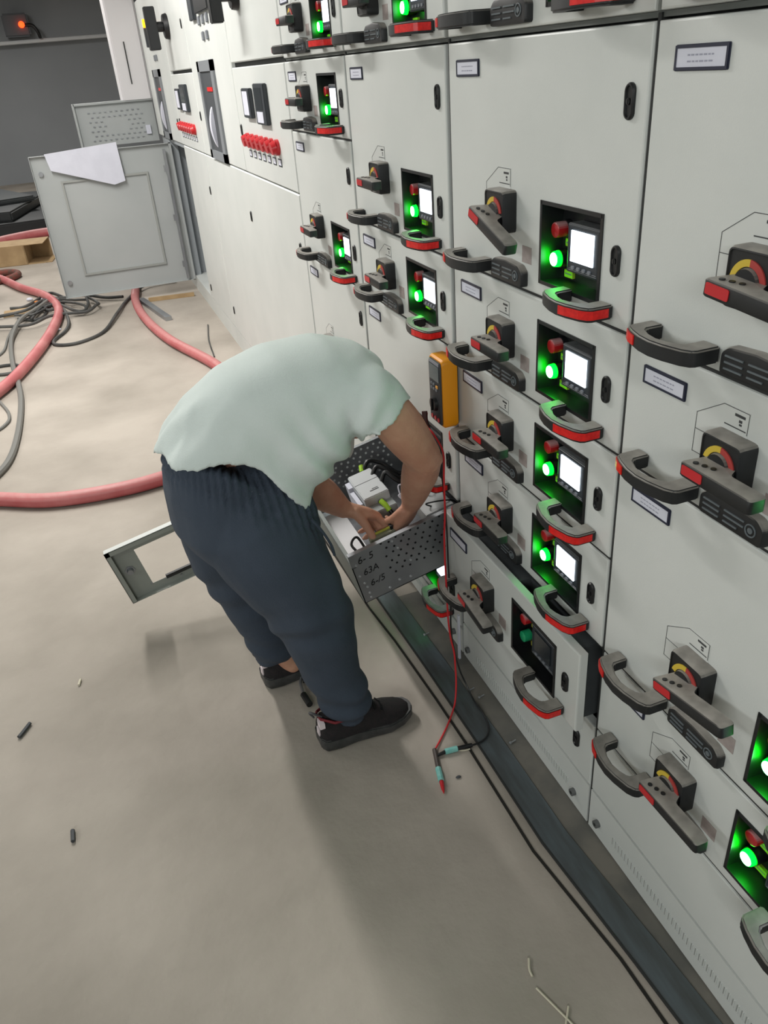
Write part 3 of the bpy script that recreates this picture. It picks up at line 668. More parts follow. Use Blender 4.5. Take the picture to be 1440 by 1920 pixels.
for li_, (x, yy, s_, t_) in enumerate([(-1.42, 7.75, .03, 0), (-1.36, 7.62, .022, 1), (-1.30, 7.70, .025, 0), (-1.25, 7.22, .022, 0), (-1.20, 6.82, .034, 0), (-1.18, 6.55, .018, 0)]):
    g = MB(); g.ball((0, 0, s_ * .5), s_, s_ * .7, s_ * .5, 8); o = obj('debris_bit', g, PAPER if t_ == 0 else mat('debris_orange', (210, 130, 60), .7), None); o.location = (x, yy, 0)
    tag(o, LIT[li_] if t_ == 0 else 'orange peel coloured scrap beside the pink hose', 'litter', 'litter in the cable tangle' if t_ == 0 else None)
g = MB(); g.box((-1.62, 7.25, 0), (-1.4, 7.45, .012)); tag(obj('cardboard_scrap', g, CARD), 'flat piece of brown cardboard left of the cable tangle', 'cardboard')
g = MB(); g.ball((0, 0, .12), .16, .14, .12, 14); g.ball((-.1, 0, .2), .1, .1, .1, 12); o = obj('black_bag', g, BLACKC, None, smooth=True); o.location = (-1.86, 7.9, 0); tag(o, 'rounded black bag cut off by the left edge of the photo', 'bag')
# bar and loose wires near the open door
def bar(p, q, w_, h_, m_, name, label, cat):
    p = Vector(p); q = Vector(q); d = (q - p).normalized(); n_ = Vector((-d.y, d.x, 0)) * w_ / 2
    g = MB(); g.prism([p + n_, p - n_, q - n_, q + n_], (0, 0, h_)); return tag(obj(name, g, m_), label, cat)
bar((-.50, 7.07, .001), (-.36, 6.3, .001), .05, .03, GALV, 'steel_bar', 'steel bar on the floor beside the red hose under the open door', 'bar')
bar((-.44, 7.02, .001), (-.06, 6.97, .001), .03, .03, CARD, 'wooden_stick', 'thin wooden stick on the floor below the door hinge', 'stick')
g = MB(); g.tube(spline([(-.107, 5.98, .005), (-.168, 5.57, .005), (-.197, 5.18, .005)]), .005, 6); tag(obj('loose_wire', g, CABLE), 'short dark wire lying beside the cabinet base above the worker’s back', 'wire')
# steel strip let into the floor along the cabinets
def polystrip(L_, wd, z0, z1, m_, name, mats=None):
    g = MB(); rs = []
    for i, (x, yy) in enumerate(L_): rs.append([(x, yy, z0), (x + wd, yy, z0), (x + wd, yy, z1), (x, yy, z1)])
    g.loft(rs); return tag(obj(name, g, m_), kind='structure')
E1 = [(-.20, 4.6), (-.17, 3.2), (-.143, 2.12), (-.132, 1.74), (-.125, 1.4), (-.125, 1.05), (-.098, .73), (-.075, .4), (-.06, -.2)]
CRK = [(-.24, 4.6), (-.215, 3.2), (-.193, 2.11), (-.176, 1.9), (-.163, 1.6), (-.158, 1.4), (-.160, 1.04), (-.124, .745), (-.112, .4), (-.10, -.2)]
polystrip(E1, .066, .0, .006, mat('strip_steel', (104, 114, 120), .4, metal=.45, rgb2=(84, 88, 88), scale=7, detail=8, aniso=(4, .6, 1)), 'trim_1')
polystrip([(x - .004, y_) for x, y_ in E1], .004, 0, .0075, GAP, 'trim_2')
polystrip(CRK, .007, 0, .0022, mat('crack_dark', (34, 32, 28), .95), 'trim_3')
polystrip([(x + .068, y_) for x, y_ in E1[2:]], .09, 0, .003, mat('ledge_dusty', (118, 114, 106), .8, rgb2=(92, 92, 88), scale=9, detail=8), 'trim_4')
# small rubbish on the floor
def bit(x, yy, m_, label, name, pts=None, r=.004, cat='litter', s_=.02):
    g = MB()
    if pts: g.tube(spline([(a, b, r) for a, b in pts]), r, 6)
    else: g.ball((0, 0, s_ * .3), s_, s_ * .6, s_ * .35, 8)
    o = obj(name, g, m_, None, smooth=True); o.location = (x, yy, 0.0005); return tag(o, label, cat)
DK = mat('debris_dark', (62, 66, 70), .6); STRAW = mat('straw', (206, 200, 180), .7)
bit(-1.319, 1.982, DK, 'small dark shard on bare concrete at the left', 'shard', [(-.012, -.018), (0, 0), (.018, .03)], .006)
bit(-1.189, 1.536, DK, 'tiny dark screw standing alone on the concrete, lower left', 'dropped_screw', [(0, -.018), (0, .018)], .0055, 'screw')
bit(-1.158, 2.140, STRAW, 'cream coloured cigarette end on the concrete left of the worker', 'cigarette_end', [(0, -.012), (.006, .014)], .004)
bit(-.292, .70, STRAW, 'two crossed straws on the floor at the bottom edge', 'crossed_straws', [(-.018, .062), (.02, -.05)], .0022, 'straw')
bit(-.292, .695, STRAW, 'short straw crossing the longer one at the bottom edge', 'straw', [(-.03, -.05), (.022, .012)], .0022, 'straw')
bit(-.30, .80, STRAW, 'curled straw fragment just above the crossed straws', 'straw', [(-.006, -.015), (-.004, .0), (.006, .02)], .0025, 'straw')
bit(-.170, 1.39, STRAW, 'pale straw beside the black test probe', 'straw', [(-.02, .005), (0, -.004), (.016, -.006)], .0022, 'straw')
bit(-.224, 1.31, DK, 'dark crumb right of the red test probe', 'crumb', None, .004, s_=.008)
for k, (x, yy, l) in enumerate([(-.066, 1.881, 'screw on the ledge below the hanging red lead'), (-.047, 1.587, 'dark screw on the ledge below the pulled-forward drawer unit'), (-.034, 1.548, 'bright screw on the ledge below the pulled-forward drawer unit'), (-.036, 1.355, 'small screw on the ledge left of the vented skirt')]):
    g = MB(); g.tube([(-.009, 0, .0065), (.008, .004, .0065)], .0022, 6); g.ball((-.01, 0, .0065), .0045, n=8); o = obj('dropped_screw', g, GALV, None); o.location = (x, yy, 0); tag(o, l, 'screw')
# ------------------------------------------------------------------ pulled-out tray, sagging at its outer end
TH = R_(12.5)
tr = empty('pulled_out_tray', (0, 0, .512)); tag(tr, 'open perforated steel tray slid out of its slot, door swung wide, handwritten marks', 'tray')
EO = Vector((-math.cos(TH), 0, -math.sin(TH))); EU = Vector((-math.sin(TH), 0, math.cos(TH)))
TM = Matrix(((EO.x, 0, EU.x, 0), (EO.y, 1, EU.y, 0), (EO.z, 0, EU.z, 0), (0, 0, 0, 1)))   # (s, y, u) -> world
def tobj(name, g, m_, parent=tr, **k):
    g.v = [tuple(TM @ Vector(v)) for v in g.v]; return obj(name, g, m_, parent, **k)
Yn, Yf, SL = 1.80, 2.36, .336
def perforated(yy, side):
    holes = []
    for r in range(6):
        for k in range(13):
            s_ = .30 - k * .0235 - (r % 2) * .0118 - (.02 if r < 2 else 0); u = -.012 - r * .0215 - .006 * (k % 2)
            if side < 0 and s_ > .235 - (r == 5) * .0: continue
            if -.09 < s_: holes.append((s_, u))
    g = MB(); g.box((-.16, yy, -.185), (SL, yy + .002, 0)); return g, holes
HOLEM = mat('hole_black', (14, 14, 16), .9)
for nm, yy, sd in (('near', Yn, -1), ('far', Yf, 1)):
    g, hs = perforated(yy, sd)
    d_ = 1 if sd > 0 else -1
    g.box((-.16, yy - .014 if sd < 0 else yy, 0), (SL, yy + .002 if sd < 0 else yy + .016, .002)); g.box((-.16, yy, -.185), (SL, yy + .014, -.183))
    pl = tobj('side_plate', g, GALV); pl['label'] = 'near side plate, perforated, with marker writing' if sd < 0 else 'far side plate, perforated'
    g = MB()
    for s_, u in hs:
        yh = yy - .0006 if sd < 0 else yy - .0006
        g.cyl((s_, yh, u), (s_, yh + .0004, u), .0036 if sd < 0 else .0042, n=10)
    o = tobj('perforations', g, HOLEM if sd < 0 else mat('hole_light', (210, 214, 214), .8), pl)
    g = MB()
    if sd < 0:
        for s_, u in [(.322, -.045), (.322, -.085), (.316, -.115), (.312, -.132), (.312, -.155), (.312, -.172), (.25, -.17), (.215, -.158), (.18, -.165), (.165, -.11), (.02, -.16), (.2, -.02), (.19, -.05)]:
            g = MB(); g.cyl((s_, yy, u), (s_, yy - .003, u), .0042, .003, n=10); tobj('rivet', g, mat('rivet_bright', (205, 208, 210), .3, metal=.5) if 'rivet_bright' not in MATS else MATS['rivet_bright'], pl, smooth=True)
for txt, s_, u, sz in (('6- 5', .288, -.035, .032), ('63A', .284, -.080, .030), ('6-/5', .276, -.125, .030)):
    me = text_mesh(txt, sz, INK)
    for v in me.vertices:
        x, z = v.co.x + v.co.y * .25, v.co.y; p = TM @ Vector((s_ - x, Yn - .0008 - v.co.z, u + z + x * .06)); v.co = p
    link('marker_writing', me, tr)
g = MB(); g.box((-.16, Yn, -.185), (.235, Yf, -.182)); tobj('tray_floor', g, mat('tray_floor_metal', (120, 122, 126), .5, metal=.3, rgb2=(84, 86, 90), scale=14))
g = MB(); g.box((SL - .003, Yn, -.185), (SL, Yf, -.05)); g.box((SL - .014, Yn, -.052), (SL, Yf, -.050)); tobj('end_plate', g, mat('end_plate_grey', (112, 120, 116), .5))
g = MB(); g.box((.236, Yn + .03, -.183), (SL - .016, Yf - .04, -.178)); tobj('tray_white_sheet', g, mat('white_sheet', (240, 240, 242), .5))  # plain white sheet between the tray floor and the end plate
# contents
b_ = MB(); b_.box((.114, 2.03, -.04), (.197, 2.20, 0)); ct = tobj('contactor', b_, mat('contactor_grey', (186, 190, 192), .4), bevel=.003)
b_ = MB(); b_.box((.1145, 2.125, .0), (.1965, 2.1265, .0008)); b_.box((.135, 2.07, .0), (.155, 2.0715, .0012)); b_.box((.135, 2.06, .0), (.165, 2.064, .0010)); tobj('printed_lines', b_, DLINE, ct)
b_ = MB(); b_.box((.108, 2.01, -.16), (.2, 2.22, -.041)); tobj('contactor_base', b_, BLACKC, ct, bevel=.003)
b_ = MB(); b_.box((.112, 1.985, -.065), (.199, 2.03, -.03)); tobj('terminal_cover', b_, mat('cover_grey', (150, 156, 156), .45), ct, bevel=.002)
b_ = MB(); b_.box((.10, 1.955, -.10), (.2, 2.0, -.085)); b_.box((.10, 1.92, -.135), (.2, 1.95, -.12)); tobj('rail', b_, GALV, ct)
b_ = MB(); b_.box((.197, 2.16, -.09), (.212, 2.2, -.02)); b_.box((.2, 2.06, -.07), (.214, 2.15, -.03)); tobj('side_clip', b_, PAPER, ct)
b_ = MB(); b_.box((.17, 1.845, -.06), (.25, 1.875, -.02)); tb = tobj('terminal_block', b_, mat('terminal_beige', (150, 152, 130), .5), bevel=.002)
b_ = MB(); b_.tube([(.18, 1.86, -.015), (.238, 1.86, -.015)], .004, 8); tobj('fuse', b_, YELT, tb)
b_ = MB(); b_.box((.174, 1.852, -.02), (.182, 1.868, -.008)); b_.box((.236, 1.852, -.02), (.244, 1.868, -.008)); tobj('fuse_clip', b_, BLACKC, tb)
for k in range(3):
    b_ = MB(); y0 = 2.19 - k * .055
    b_.tube(spline([(.15 - k * .012, y0 + .01, -.02), (.11 - k * .01, y0 + .03, .012), (.07, y0 + .02 - .01 * k, -.01), (.03, y0 - .02, -.05), (-.05, y0 - .02, -.06), (-.13, y0 - .02, -.07)]), .0075, 10); tobj('black_conductor', b_, BLACKC, smooth=True)
b_ = MB(); b_.tube([(.142, 2.207, -.008), (.135, 2.225, .004)], .009, 10); tobj('yellow_sleeve', b_, LIME, ct, smooth=True)
b_ = MB(); b_.tube(spline([(.155, 2.02, -.02), (.145, 1.995, -.03), (.135, 1.97, -.06), (.12, 1.93, -.12)]), .0065, 8); cn = tobj('control_wire', b_, BLACKC, ct, smooth=True)
b_ = MB(); b_.tube([(.152, 2.012, -.016), (.146, 1.996, -.024), (.141, 1.982, -.042)], .0085, 10); tobj('yellow_sleeve', b_, LIME, ct, smooth=True)
b_ = MB(); b_.box((-.02, 1.84, -.08), (.07, 1.95, -.02)); rl = tobj('relay', b_, mat('relay_grey', (170, 172, 172), .5), bevel=.002)
random.seed(5)
for k in range(9):
    b_ = MB(); y0 = random.uniform(1.86, 2.0); s0 = random.uniform(.03, .1)
    b_.tube(spline([(s0, y0, -.03), (s0 + random.uniform(-.03, .03), y0 + random.uniform(-.02, .03), .0), (s0 - .05, y0 + random.uniform(-.03, .03), -.02), (s0 - .08, y0, -.07)]), .0024, 6)
    tobj('thin_wire', b_, [PAPER, BLACKC, BLACKC][k % 3], smooth=True)
b_ = MB(); b_.ball((.275, 1.86, -.10), .02, .045, .02, 10); b_.tube(spline([(.285, 1.90, -.09), (.295, 1.94, -.07), (.27, 1.95, -.06), (.262, 1.91, -.09)]), .004, 6); tobj('black_connector', b_, BLACKC, smooth=True)
# its door, opened square to the row: seen from behind
dg_ = MB(); T2 = .022
a0, h0, a1, h1 = HOLE
O_ = [(0, 0), (.684, 0), (.684, .217), (0, .217)]
def rng(mb, outer, inner, d0, d1):
    r = []
    for pl, d in ((outer, d0), (outer, d1), (inner, d1), (inner, d0)): r.append([A(a, h, d) for a, h in pl])
    mb.loft(r, closed=True, cap=False)
HI = [(a0, h0), (a1, h0), (a1, h1), (a0, h1)]
rng(dg_, O_, HI, -.0015, 0)
for (x0, x1, y0, y1) in ((0, .684, 0, .002), (0, .684, .215, .217), (0, .002, 0, .217), (.682, .684, 0, .217)): abox(dg_, x0, x1, y0, y1, -T2, 0)
abox(dg_, 0, .684, .2, .217, -T2, -T2 + .0015); abox(dg_, .668, .684, 0, .217, -T2, -T2 + .0015)
td = obj('tray_door', dg_, mat('door_back_grey', (140, 144, 138), .5), tr); td['label'] = 'swung-open tray door seen from its grey inner side'
tf = MB(); abox(tf, .001, .683, .217, .2185, -T2, .0012); abox(tf, 0, .56, -.0015, 0, -T2, .001)
tf = obj('painted_edge', tf, PAINT, td)
kb = MB(); kb.cyl(A(.64, .112, -.0015), A(.64, .112, -.016), .012, .009, n=16); kb.cyl(A(.64, .112, -.0015), A(.64, .112, -.004), .018, n=6); obj('cam_lock', kb, GALV, td, smooth=.6)
kb = MB()
for a_, h_ in ((.60, .03), (.50, .014), (.40, .014)): kb = MB(); kb.cyl(A(a_, h_, -.0015), A(a_, h_, -.004), .0045, .003, n=10); obj('rivet', kb, GALV, td, smooth=True)
kb = MB(); abox(kb, a0 + .005, a1 - .05, h0 - .001, h0 + .012, -.012, -.0016); obj('gasket', kb, BLACKC, td)
o = P_(tr, 'pull_handle', H2, 0, 0); bpy.data.objects.remove(o)
hd = link('pull_handle', H2, td, A(.052, .028, 0))
td.matrix_local = Matrix.Translation(Vector((0, Yf + .004, 0)) + EO * (SL - .008) + EU * (-.188)) @ Matrix(((0, -EO.x, EU.x, 0), (-1, 0, 0, 0), (0, -EO.z, EU.z, 0), (0, 0, 0, 1)))
# ------------------------------------------------------------------ multimeter hung on the cabinet seam
mm = empty('multimeter', (-.003, 1.76, .89)); tag(mm, 'orange and dark grey multimeter hanging on the cabinet front', 'multimeter')
ORANGE = mat('holster_orange', (242, 158, 16), .45)
b_ = MB(); P = rnd([(-.042, -.092), (.042, -.092), (.042, .092), (-.042, .092)], .012)
b_.loft([[A(a * k, h * k, d) for a, h in P] for k, d in ((.97, .006), (1, .012), (1, .042), (.95, .047))]); obj('holster', b_, ORANGE, mm, smooth=.7)
P = rnd([(-.036, -.086), (.034, -.086), (.034, .084), (-.036, .084)], .008)
b_ = MB(); b_.loft([[A(a * k, h * k, d) for a, h in P] for k, d in ((1, .044), (1, .049), (.96, .0515))]); fc = obj('meter_body', b_, mat('mm_grey', (58, 62, 66), .5), mm, smooth=.7)
b_ = MB(); abox(b_, -.03, .028, .03, .072, .051, .0526); obj('display', b_, mat('mm_lcd', (92, 104, 108), .25), fc, bevel=.001)
b_ = MB(); abox(b_, -.03, .028, .074, .082, .051, .0526); obj('top_strip', b_, mat('mm_strip', (150, 152, 162), .5), fc)
b_ = MB(); abox(b_, .008, .022, .012, .021, .051, .054); obj('yellow_key', b_, mat('mm_key', (235, 176, 90), .5), fc, bevel=.0015)
b_ = MB()
for a_, h_ in ((-.024, .016), (-.010, .016), (-.024, .004), (-.010, .004), (.006, .004)): abox(b_, a_, a_ + .009, h_, h_ + .006, .051, .0535)
obj('keys', b_, GREYB, fc)
b_ = MB(); b_.cyl(A(-.002, -.034, .05), A(-.002, -.034, .060), .020, .018, n=24); abox(b_, -.004, .0, -.05, -.018, .06, .064); obj('rotary_dial', b_, BLACKC, fc, smooth=.6)
b_ = MB()
for k in range(3): b_.cyl(A(-.022 + k * .02, -.074, .050), A(-.022 + k * .02, -.074, .0535), .006, n=12)
obj('sockets', b_, REDW, fc)
b_ = MB(); abox(b_, -.03, .03, -.088, .085, .0, .008); b_.tube([A(0, .08, .004), A(.005, .105, .006), A(.0, .118, .004)], .010, 8); obj('magnet_strap', b_, BLACKC, mm)
ld = empty('red_test_lead', (0, 0, 0)); tag(ld, 'thin red test lead hanging from the multimeter down to the floor', 'test lead')
red = [(-.074, 1.775, .83), (-.082, 1.76, .80), (-.078, 1.725, .788), (-.064, 1.70, .742), (-.069, 1.69, .668), (-.074, 1.68, .577), (-.083, 1.67, .501), (-.09, 1.655, .422), (-.095, 1.64, .343), (-.098, 1.63, .256), (-.097, 1.62, .194), (-.092, 1.61, .146), (-.094, 1.60, .101), (-.1, 1.585, .058), (-.112, 1.565, .02), (-.13, 1.54, .006), (-.171, 1.491, .004), (-.216, 1.445, .004), (-.245, 1.416, .007)]
REDL = mat('lead_red', (206, 38, 44), .45)
b_ = MB(); b_.tube(spline(red, 6), .0026, 8); obj('cable', b_, REDL, ld, smooth=True)
TEAL = mat('probe_teal', (112, 182, 176), .5, rgb2=(140, 200, 192), scale=60)
b_ = MB(); b_.tube([(-.245, 1.418, .008), (-.262, 1.355, .008)], .006, 10); obj('probe_handle', b_, mat('probe_grey', (74, 66, 62), .5), ld, smooth=True)
b_ = MB(); b_.tube([(-.2622, 1.354, .0085), (-.272, 1.312, .0085)], .008, 10); obj('probe_collar', b_, TEAL, ld, smooth=True)
b_ = MB(); b_.tube([(-.272, 1.311, .008), (-.278, 1.288, .006), (-.281, 1.276, .004)], [.0062, .0045, .001], 8); obj('probe_tip', b_, REDW, ld, smooth=True)
b_ = MB(); b_.tube([(-.080, 1.776, .835), (-.084, 1.765, .80), (-.080, 1.75, .775)], .008, 8); obj('plug', b_, mat('plug_brown', (92, 60, 60), .5), ld, smooth=True)
lb = empty('black_test_lead', (0, 0, 0)); tag(lb, 'black test lead hanging beside the red one and curling over the steel strip', 'test lead')
blk = [(-.072, 1.79, .82), (-.07, 1.76, .77), (-.06, 1.735, .70), (-.055, 1.725, .6), (-.062, 1.70, .5), (-.07, 1.68, .40), (-.075, 1.66, .29), (-.082, 1.65, .22), (-.086, 1.63, .16), (-.082, 1.60, .09), (-.07, 1.58, .04), (-.066, 1.54, .012), (-.066, 1.47, .010), (-.078, 1.42, .010), (-.107, 1.392, .010), (-.145, 1.389, .008), (-.185, 1.396, .007)]
b_ = MB(); b_.tube(spline(blk, 6), .0026, 8); obj('cable', b_, BLACKC, lb, smooth=True)
b_ = MB(); b_.tube([(-.145, 1.390, .008), (-.186, 1.395, .008)], .006, 10); obj('probe_handle', b_, BLACKC, lb, smooth=True)
b_ = MB(); b_.tube([(-.187, 1.395, .0085), (-.222, 1.398, .0085)], .008, 10); obj('probe_collar', b_, TEAL, lb, smooth=True)
b_ = MB(); b_.tube([(-.222, 1.398, .008), (-.246, 1.397, .006), (-.256, 1.397, .004)], [.0055, .004, .001], 8); obj('probe_tip', b_, BLACKC, lb, smooth=True)
# cutter on the floor behind the heel
ct_ = empty('wire_cutter', (-.515, 1.775, 0)); tag(ct_, 'small tool with black grips on the floor behind the worker’s shoe', 'tool')
b_ = MB(); b_.tube([(-.002, .0, .012), (.004, -.05, .012)], .010, 8); obj('grip', b_, BLACKC, ct_, smooth=True)
b_ = MB(); b_.tube([(-.002, .0, .012), (.002, .05, .012), (.012, .075, .012)], .0045, 8); obj('shank', b_, GALV, ct_, smooth=True)
b_ = MB(); b_.tube([(.012, .06, .012), (.10, .045, .012), (.158, .03, .012)], .008, 8); obj('grip', b_, BLACKC, ct_, smooth=True)
b_ = MB(); b_.box((-.036, 1.700, .03), (-.030, 1.709, .195)); tag(obj('cable_tie_strip', b_, PAPER, None), 'narrow white strip hanging beside the black test lead', 'strip')
#PART5
# ------------------------------------------------------------------ the worker
SKIN = mat('skin', (206, 158, 132), .55, rgb2=(194, 140, 116), scale=14, bump=.15, bscale=90)
SHIRT = mat('shirt_cloth', (216, 226, 223), .85, rgb2=(210, 221, 218), scale=5, bump=.15, bscale=350)
UNDER = mat('undershirt', (170, 176, 172), .9, rgb2=(110, 118, 116), scale=60)
PANTS = mat('navy_trousers', (62, 72, 86), .9, rgb2=(54, 64, 78), scale=6, bump=.2, bscale=300)
HAIR = mat('black_hair', (22, 20, 20), .6, rgb2=(40, 36, 34), scale=80)
def ring(c, e1, e2, r1, r2, n=28, p=2.0):
    c = Vector(c); e1 = Vector(e1).normalized(); e2 = Vector(e2); e2 = (e2 - e1 * e2.dot(e1)).normalized(); out = []
    for k in range(n):
        t = 2 * math.pi * k / n; ca, sa = math.cos(t), math.sin(t)
        out.append(c + e1 * r1 * math.copysign(abs(ca) ** (2 / p), ca) + e2 * r2 * math.copysign(abs(sa) ** (2 / p), sa))
    return out
def limb(g, pts, n=16):      # pts: (x, y, z, r) -> tapered smooth tube with round ends
    P = spline([p[:3] for p in pts], 5); R = [v.x for v in spline([(p[3], 0, 0) for p in pts], 5)]
    g.tube(P, R, n); g.ball(P[0], R[0], n=12); g.ball(P[-1], R[-1], n=12)
def voxel(g, size, smooth=6, name='tmp', fac=.5):
    me = bpy.data.meshes.new(name); me.from_pydata(g.v, [], g.f)
    bm = bmesh.new(); bm.from_mesh(me); bmesh.ops.recalc_face_normals(bm, faces=bm.faces); bm.to_mesh(me); bm.free()
    o = bpy.data.objects.new(name, me); COL.objects.link(o)
    r = o.modifiers.new('r', 'REMESH'); r.mode = 'VOXEL'; r.voxel_size = size; r.use_smooth_shade = True
    if smooth:
        s_ = o.modifiers.new('s', 'SMOOTH'); s_.factor = fac; s_.iterations = smooth
    dg = bpy.context.evaluated_depsgraph_get(); m2 = bpy.data.meshes.new_from_object(o.evaluated_get(dg)); m2.name = name
    bpy.data.objects.remove(o); bpy.data.meshes.remove(me)
    for p in m2.polygons: p.use_smooth = True
    return m2
def displace(me, fn):
    nv = [v.normal.copy() for v in me.vertices]
    for v, n_ in zip(me.vertices, nv):
        d = fn(v.co, n_)
        if d: v.co += n_ * d
def hand(g, wrist, fw, up, side, curl, spread=.06, thumb=(.6, .4, .5), sc=1.0):
    wrist = Vector(wrist); fw = Vector(fw).normalized(); up = Vector(up); up = (up - fw * up.dot(fw)).normalized(); th = Vector(up.cross(fw)) * side   # th = towards the thumb
    W = lambda x, y_, z: wrist + (fw * x + th * y_ + up * z) * sc
    rs = [ring(W(x, yo, zo), th, up, a * sc, b * sc, 18, 2.6) for x, yo, zo, a, b in ((-.02, 0, 0, .026, .020), (.0, 0, 0, .028, .020), (.025, .0, 0, .036, .019), (.055, 0, .002, .041, .017), (.085, -.002, .002, .040, .013), (.096, -.002, .001, .034, .009))]
    g.loft(rs)
    for k, (yo, ln, r0) in enumerate(((.029, .074, .0088), (.010, .082, .0090), (-.010, .076, .0086), (-.028, .060, .0078))):
        c = curl[k]; x, z, a = .082, 0.001, 0.0; pts = []; yy = yo
        rr = [r0, r0 * 1.02, r0 * .9, r0 * .94, r0 * .82, r0 * .62]
        pts.append(W(x, yy, z)); seg = (ln * .46, ln * .30, ln * .24); q = 0; x0, z0 = x, z
        path = [(x0, z0)]
        for j, s_ in enumerate(seg):
            a += c[j]; 
            for h_ in (.5, 1.0) if j < 2 else (.6, 1.0):
                path.append((x0 + math.cos(a) * s_ * h_, z0 - math.sin(a) * s_ * h_))
            x0 += math.cos(a) * s_; z0 -= math.sin(a) * s_
        P = [W(px, yo + spread * (1.5 - k) * (px - x) * .6, pz) for px, pz in path]
        R = [r0, r0 * .95, r0, r0 * .88, r0 * .9, r0 * .84, r0 * .62]
        g.tube(P, [r * sc for r in R], 12); g.ball(P[-1], R[-1] * sc, n=10)
    b = (.020, .026, -.004); a1, a2, a3 = thumb   # abduction, droop, flexion
    d1 = Vector((math.cos(a1), math.sin(a1), -a2)).normalized(); p0 = Vector(b); p1 = p0 + d1 * .036; d2 = Vector((math.cos(a1 - a3), math.sin(a1 - a3), -a2 * 1.2)).normalized(); p2 = p1 + d2 * .030; d3 = Vector((math.cos(a1 - a3 * 1.7), math.sin(a1 - a3 * 1.7), -a2 * 1.3)).normalized(); p3 = p2 + d3 * .020
    P = [W(*p) for p in (p0 - d1 * .01, p0, (p0 + p1) / 2, p1, (p1 + p2) / 2, p2, p3)]
    R = [.012, .014, .0125, .0112, .0100, .0100, .0075]
    g.tube(P, [r * sc for r in R], 12); g.ball(P[-1], R[-1] * sc, n=10)
SHR, ELR, WRR = Vector((-.285, 1.555, 1.000)), Vector((-.145, 1.635, .775)), Vector((-.110, 1.835, .535))
SHL, ELL, WRL = Vector((-.275, 1.895, .925)), Vector((-.390, 1.865, .650)), Vector((-.292, 1.915, .524))
bd = MB()
limb(bd, [(*SHR, .048), (*(SHR.lerp(ELR, .5)), .056), (*ELR, .046)]); limb(bd, [(*ELR, .046), (*(ELR.lerp(WRR, .3)), .049), (*(ELR.lerp(WRR, .7)), .040), (*WRR, .029)])
limb(bd, [(*SHL, .054), (*(SHL.lerp(ELL, .5)), .046), (*ELL, .041)]); limb(bd, [(*ELL, .043), (*(ELL.lerp(WRL, .35)), .047), (*(ELL.lerp(WRL, .75)), .036), (*WRL, .028)])
bd.ball(ELR + Vector((.022, -.012, -.004)), .024, n=10)
hand(bd, WRR, (-.22, .40, -.89), (.45, -.75, -.45), -1, [(.35, .6, .4)] * 2 + [(.5, .7, .5)] * 2, thumb=(.10, .35, .1), sc=1.08)
hand(bd, WRL, (.80, .10, -.50), (.38, .42, .82), -1, [(.50, .95, .45), (.70, 1.0, .5), (.85, 1.05, .6), (.95, 1.1, .6)], thumb=(.30, .75, .15), sc=1.2)
# trunk, neck, head (bowed forward between the arms)
LAT = Vector((0.02, .97, -.22))
tor = [(-.61, 1.74, .72, .11, .09, (.2, 0, .9)), (-.60, 1.74, .80, .10, .085, (.4, 0, .9)), (-.56, 1.73, .90, .14, .10, (.55, 0, .83)), (-.47, 1.73, .975, .145, .10, (.75, 0, .66)), (-.38, 1.73, 1.0, .15, .09, (.95, 0, .3)), (-.31, 1.73, .985, .14, .08, (.99, 0, -.1)), (-.285, 1.75, .97, .08, .07, (.8, .2, -.3))]
bd.loft([ring((x, y_, z), LAT, Vector(ax).cross(LAT), a, b) for x, y_, z, a, b, ax in tor])
NK = [(-.30, 1.75, .97, .060), (-.265, 1.82, .935, .054), (-.245, 1.88, .90, .056)]
limb(bd, NK)
HC = Vector((-.232, 1.930, .852)); hf = Vector((.30, .25, -.92)).normalized(); hu = Vector((.25, .80, .55)); hu = (hu - hf * hu.dot(hf)).normalized(); hs = hf.cross(hu)
HM = Matrix((hs, hf, hu)).transposed()   # columns: side, face direction, crown
bd.ball(HC, .074, .092, .100, 20, M=None) if False else bd.ball(HC, .072, .088, .10, 20, M=HM)
H_ = lambda s_, f, u: HC + HM @ Vector((s_, f, u))
bd.ball(H_(0, .030, -.060), .050, .055, .048, 14, M=HM); bd.tube([H_(0, .084, .012), H_(0, .100, -.020), H_(0, .092, -.030)], [.008, .013, .008], 10)
bd.ball(H_(.0, .083, -.055), .024, .010, .007, 10, M=HM); bd.ball(H_(0, .083, -.066), .020, .010, .006, 10, M=HM)
for sg in (-1, 1):
    bd.ball(H_(sg * .073, -.005, -.008), .010, .018, .030, 12, M=HM); bd.ball(H_(sg * .030, .078, .012), .014, .010, .008, 10, M=HM)
    bd.ball(H_(sg * .030, .080, .028), .020, .010, .005, 10, M=HM)
# legs inside the trousers
RL = [(-.60, 1.66, .72, .085), (-.55, 1.62, .62, .085), (-.485, 1.605, .45, .062), (-.468, 1.60, .30, .055), (-.465, 1.583, .10, .032), (-.445, 1.58, .06, .03)]
LL = [(-.62, 1.81, .72, .085), (-.635, 1.835, .62, .082), (-.615, 1.855, .44, .06), (-.57, 1.865, .28, .052), (-.54, 1.87, .10, .032), (-.52, 1.87, .06, .03)]
limb(bd, RL); limb(bd, LL)
pr = empty('person', (0, 0, 0)); tag(pr, 'person in pale green shirt and navy trousers bent over the open tray, both hands inside', 'person')
bm_ = voxel(bd, .0042, 3, 'body'); bm_.materials.append(SKIN); body = link('body', bm_, pr); body['label'] = 'bare forearms and hands'
# hair
g = MB(); g.ball(H_(0, -.012, .022), .080, .088, .092, 18, M=HM); g.ball(H_(0, -.05, -.02), .064, .05, .07, 14, M=HM)
hm = voxel(g, .006, 2, 'hair'); displace(hm, lambda c, n_: .004 * noise.noise(c * 60)); hm.materials.append(HAIR); link('hair', hm, pr)
# shirt: trunk rings from the hem up to the shoulders, then the two sleeves
g = MB()
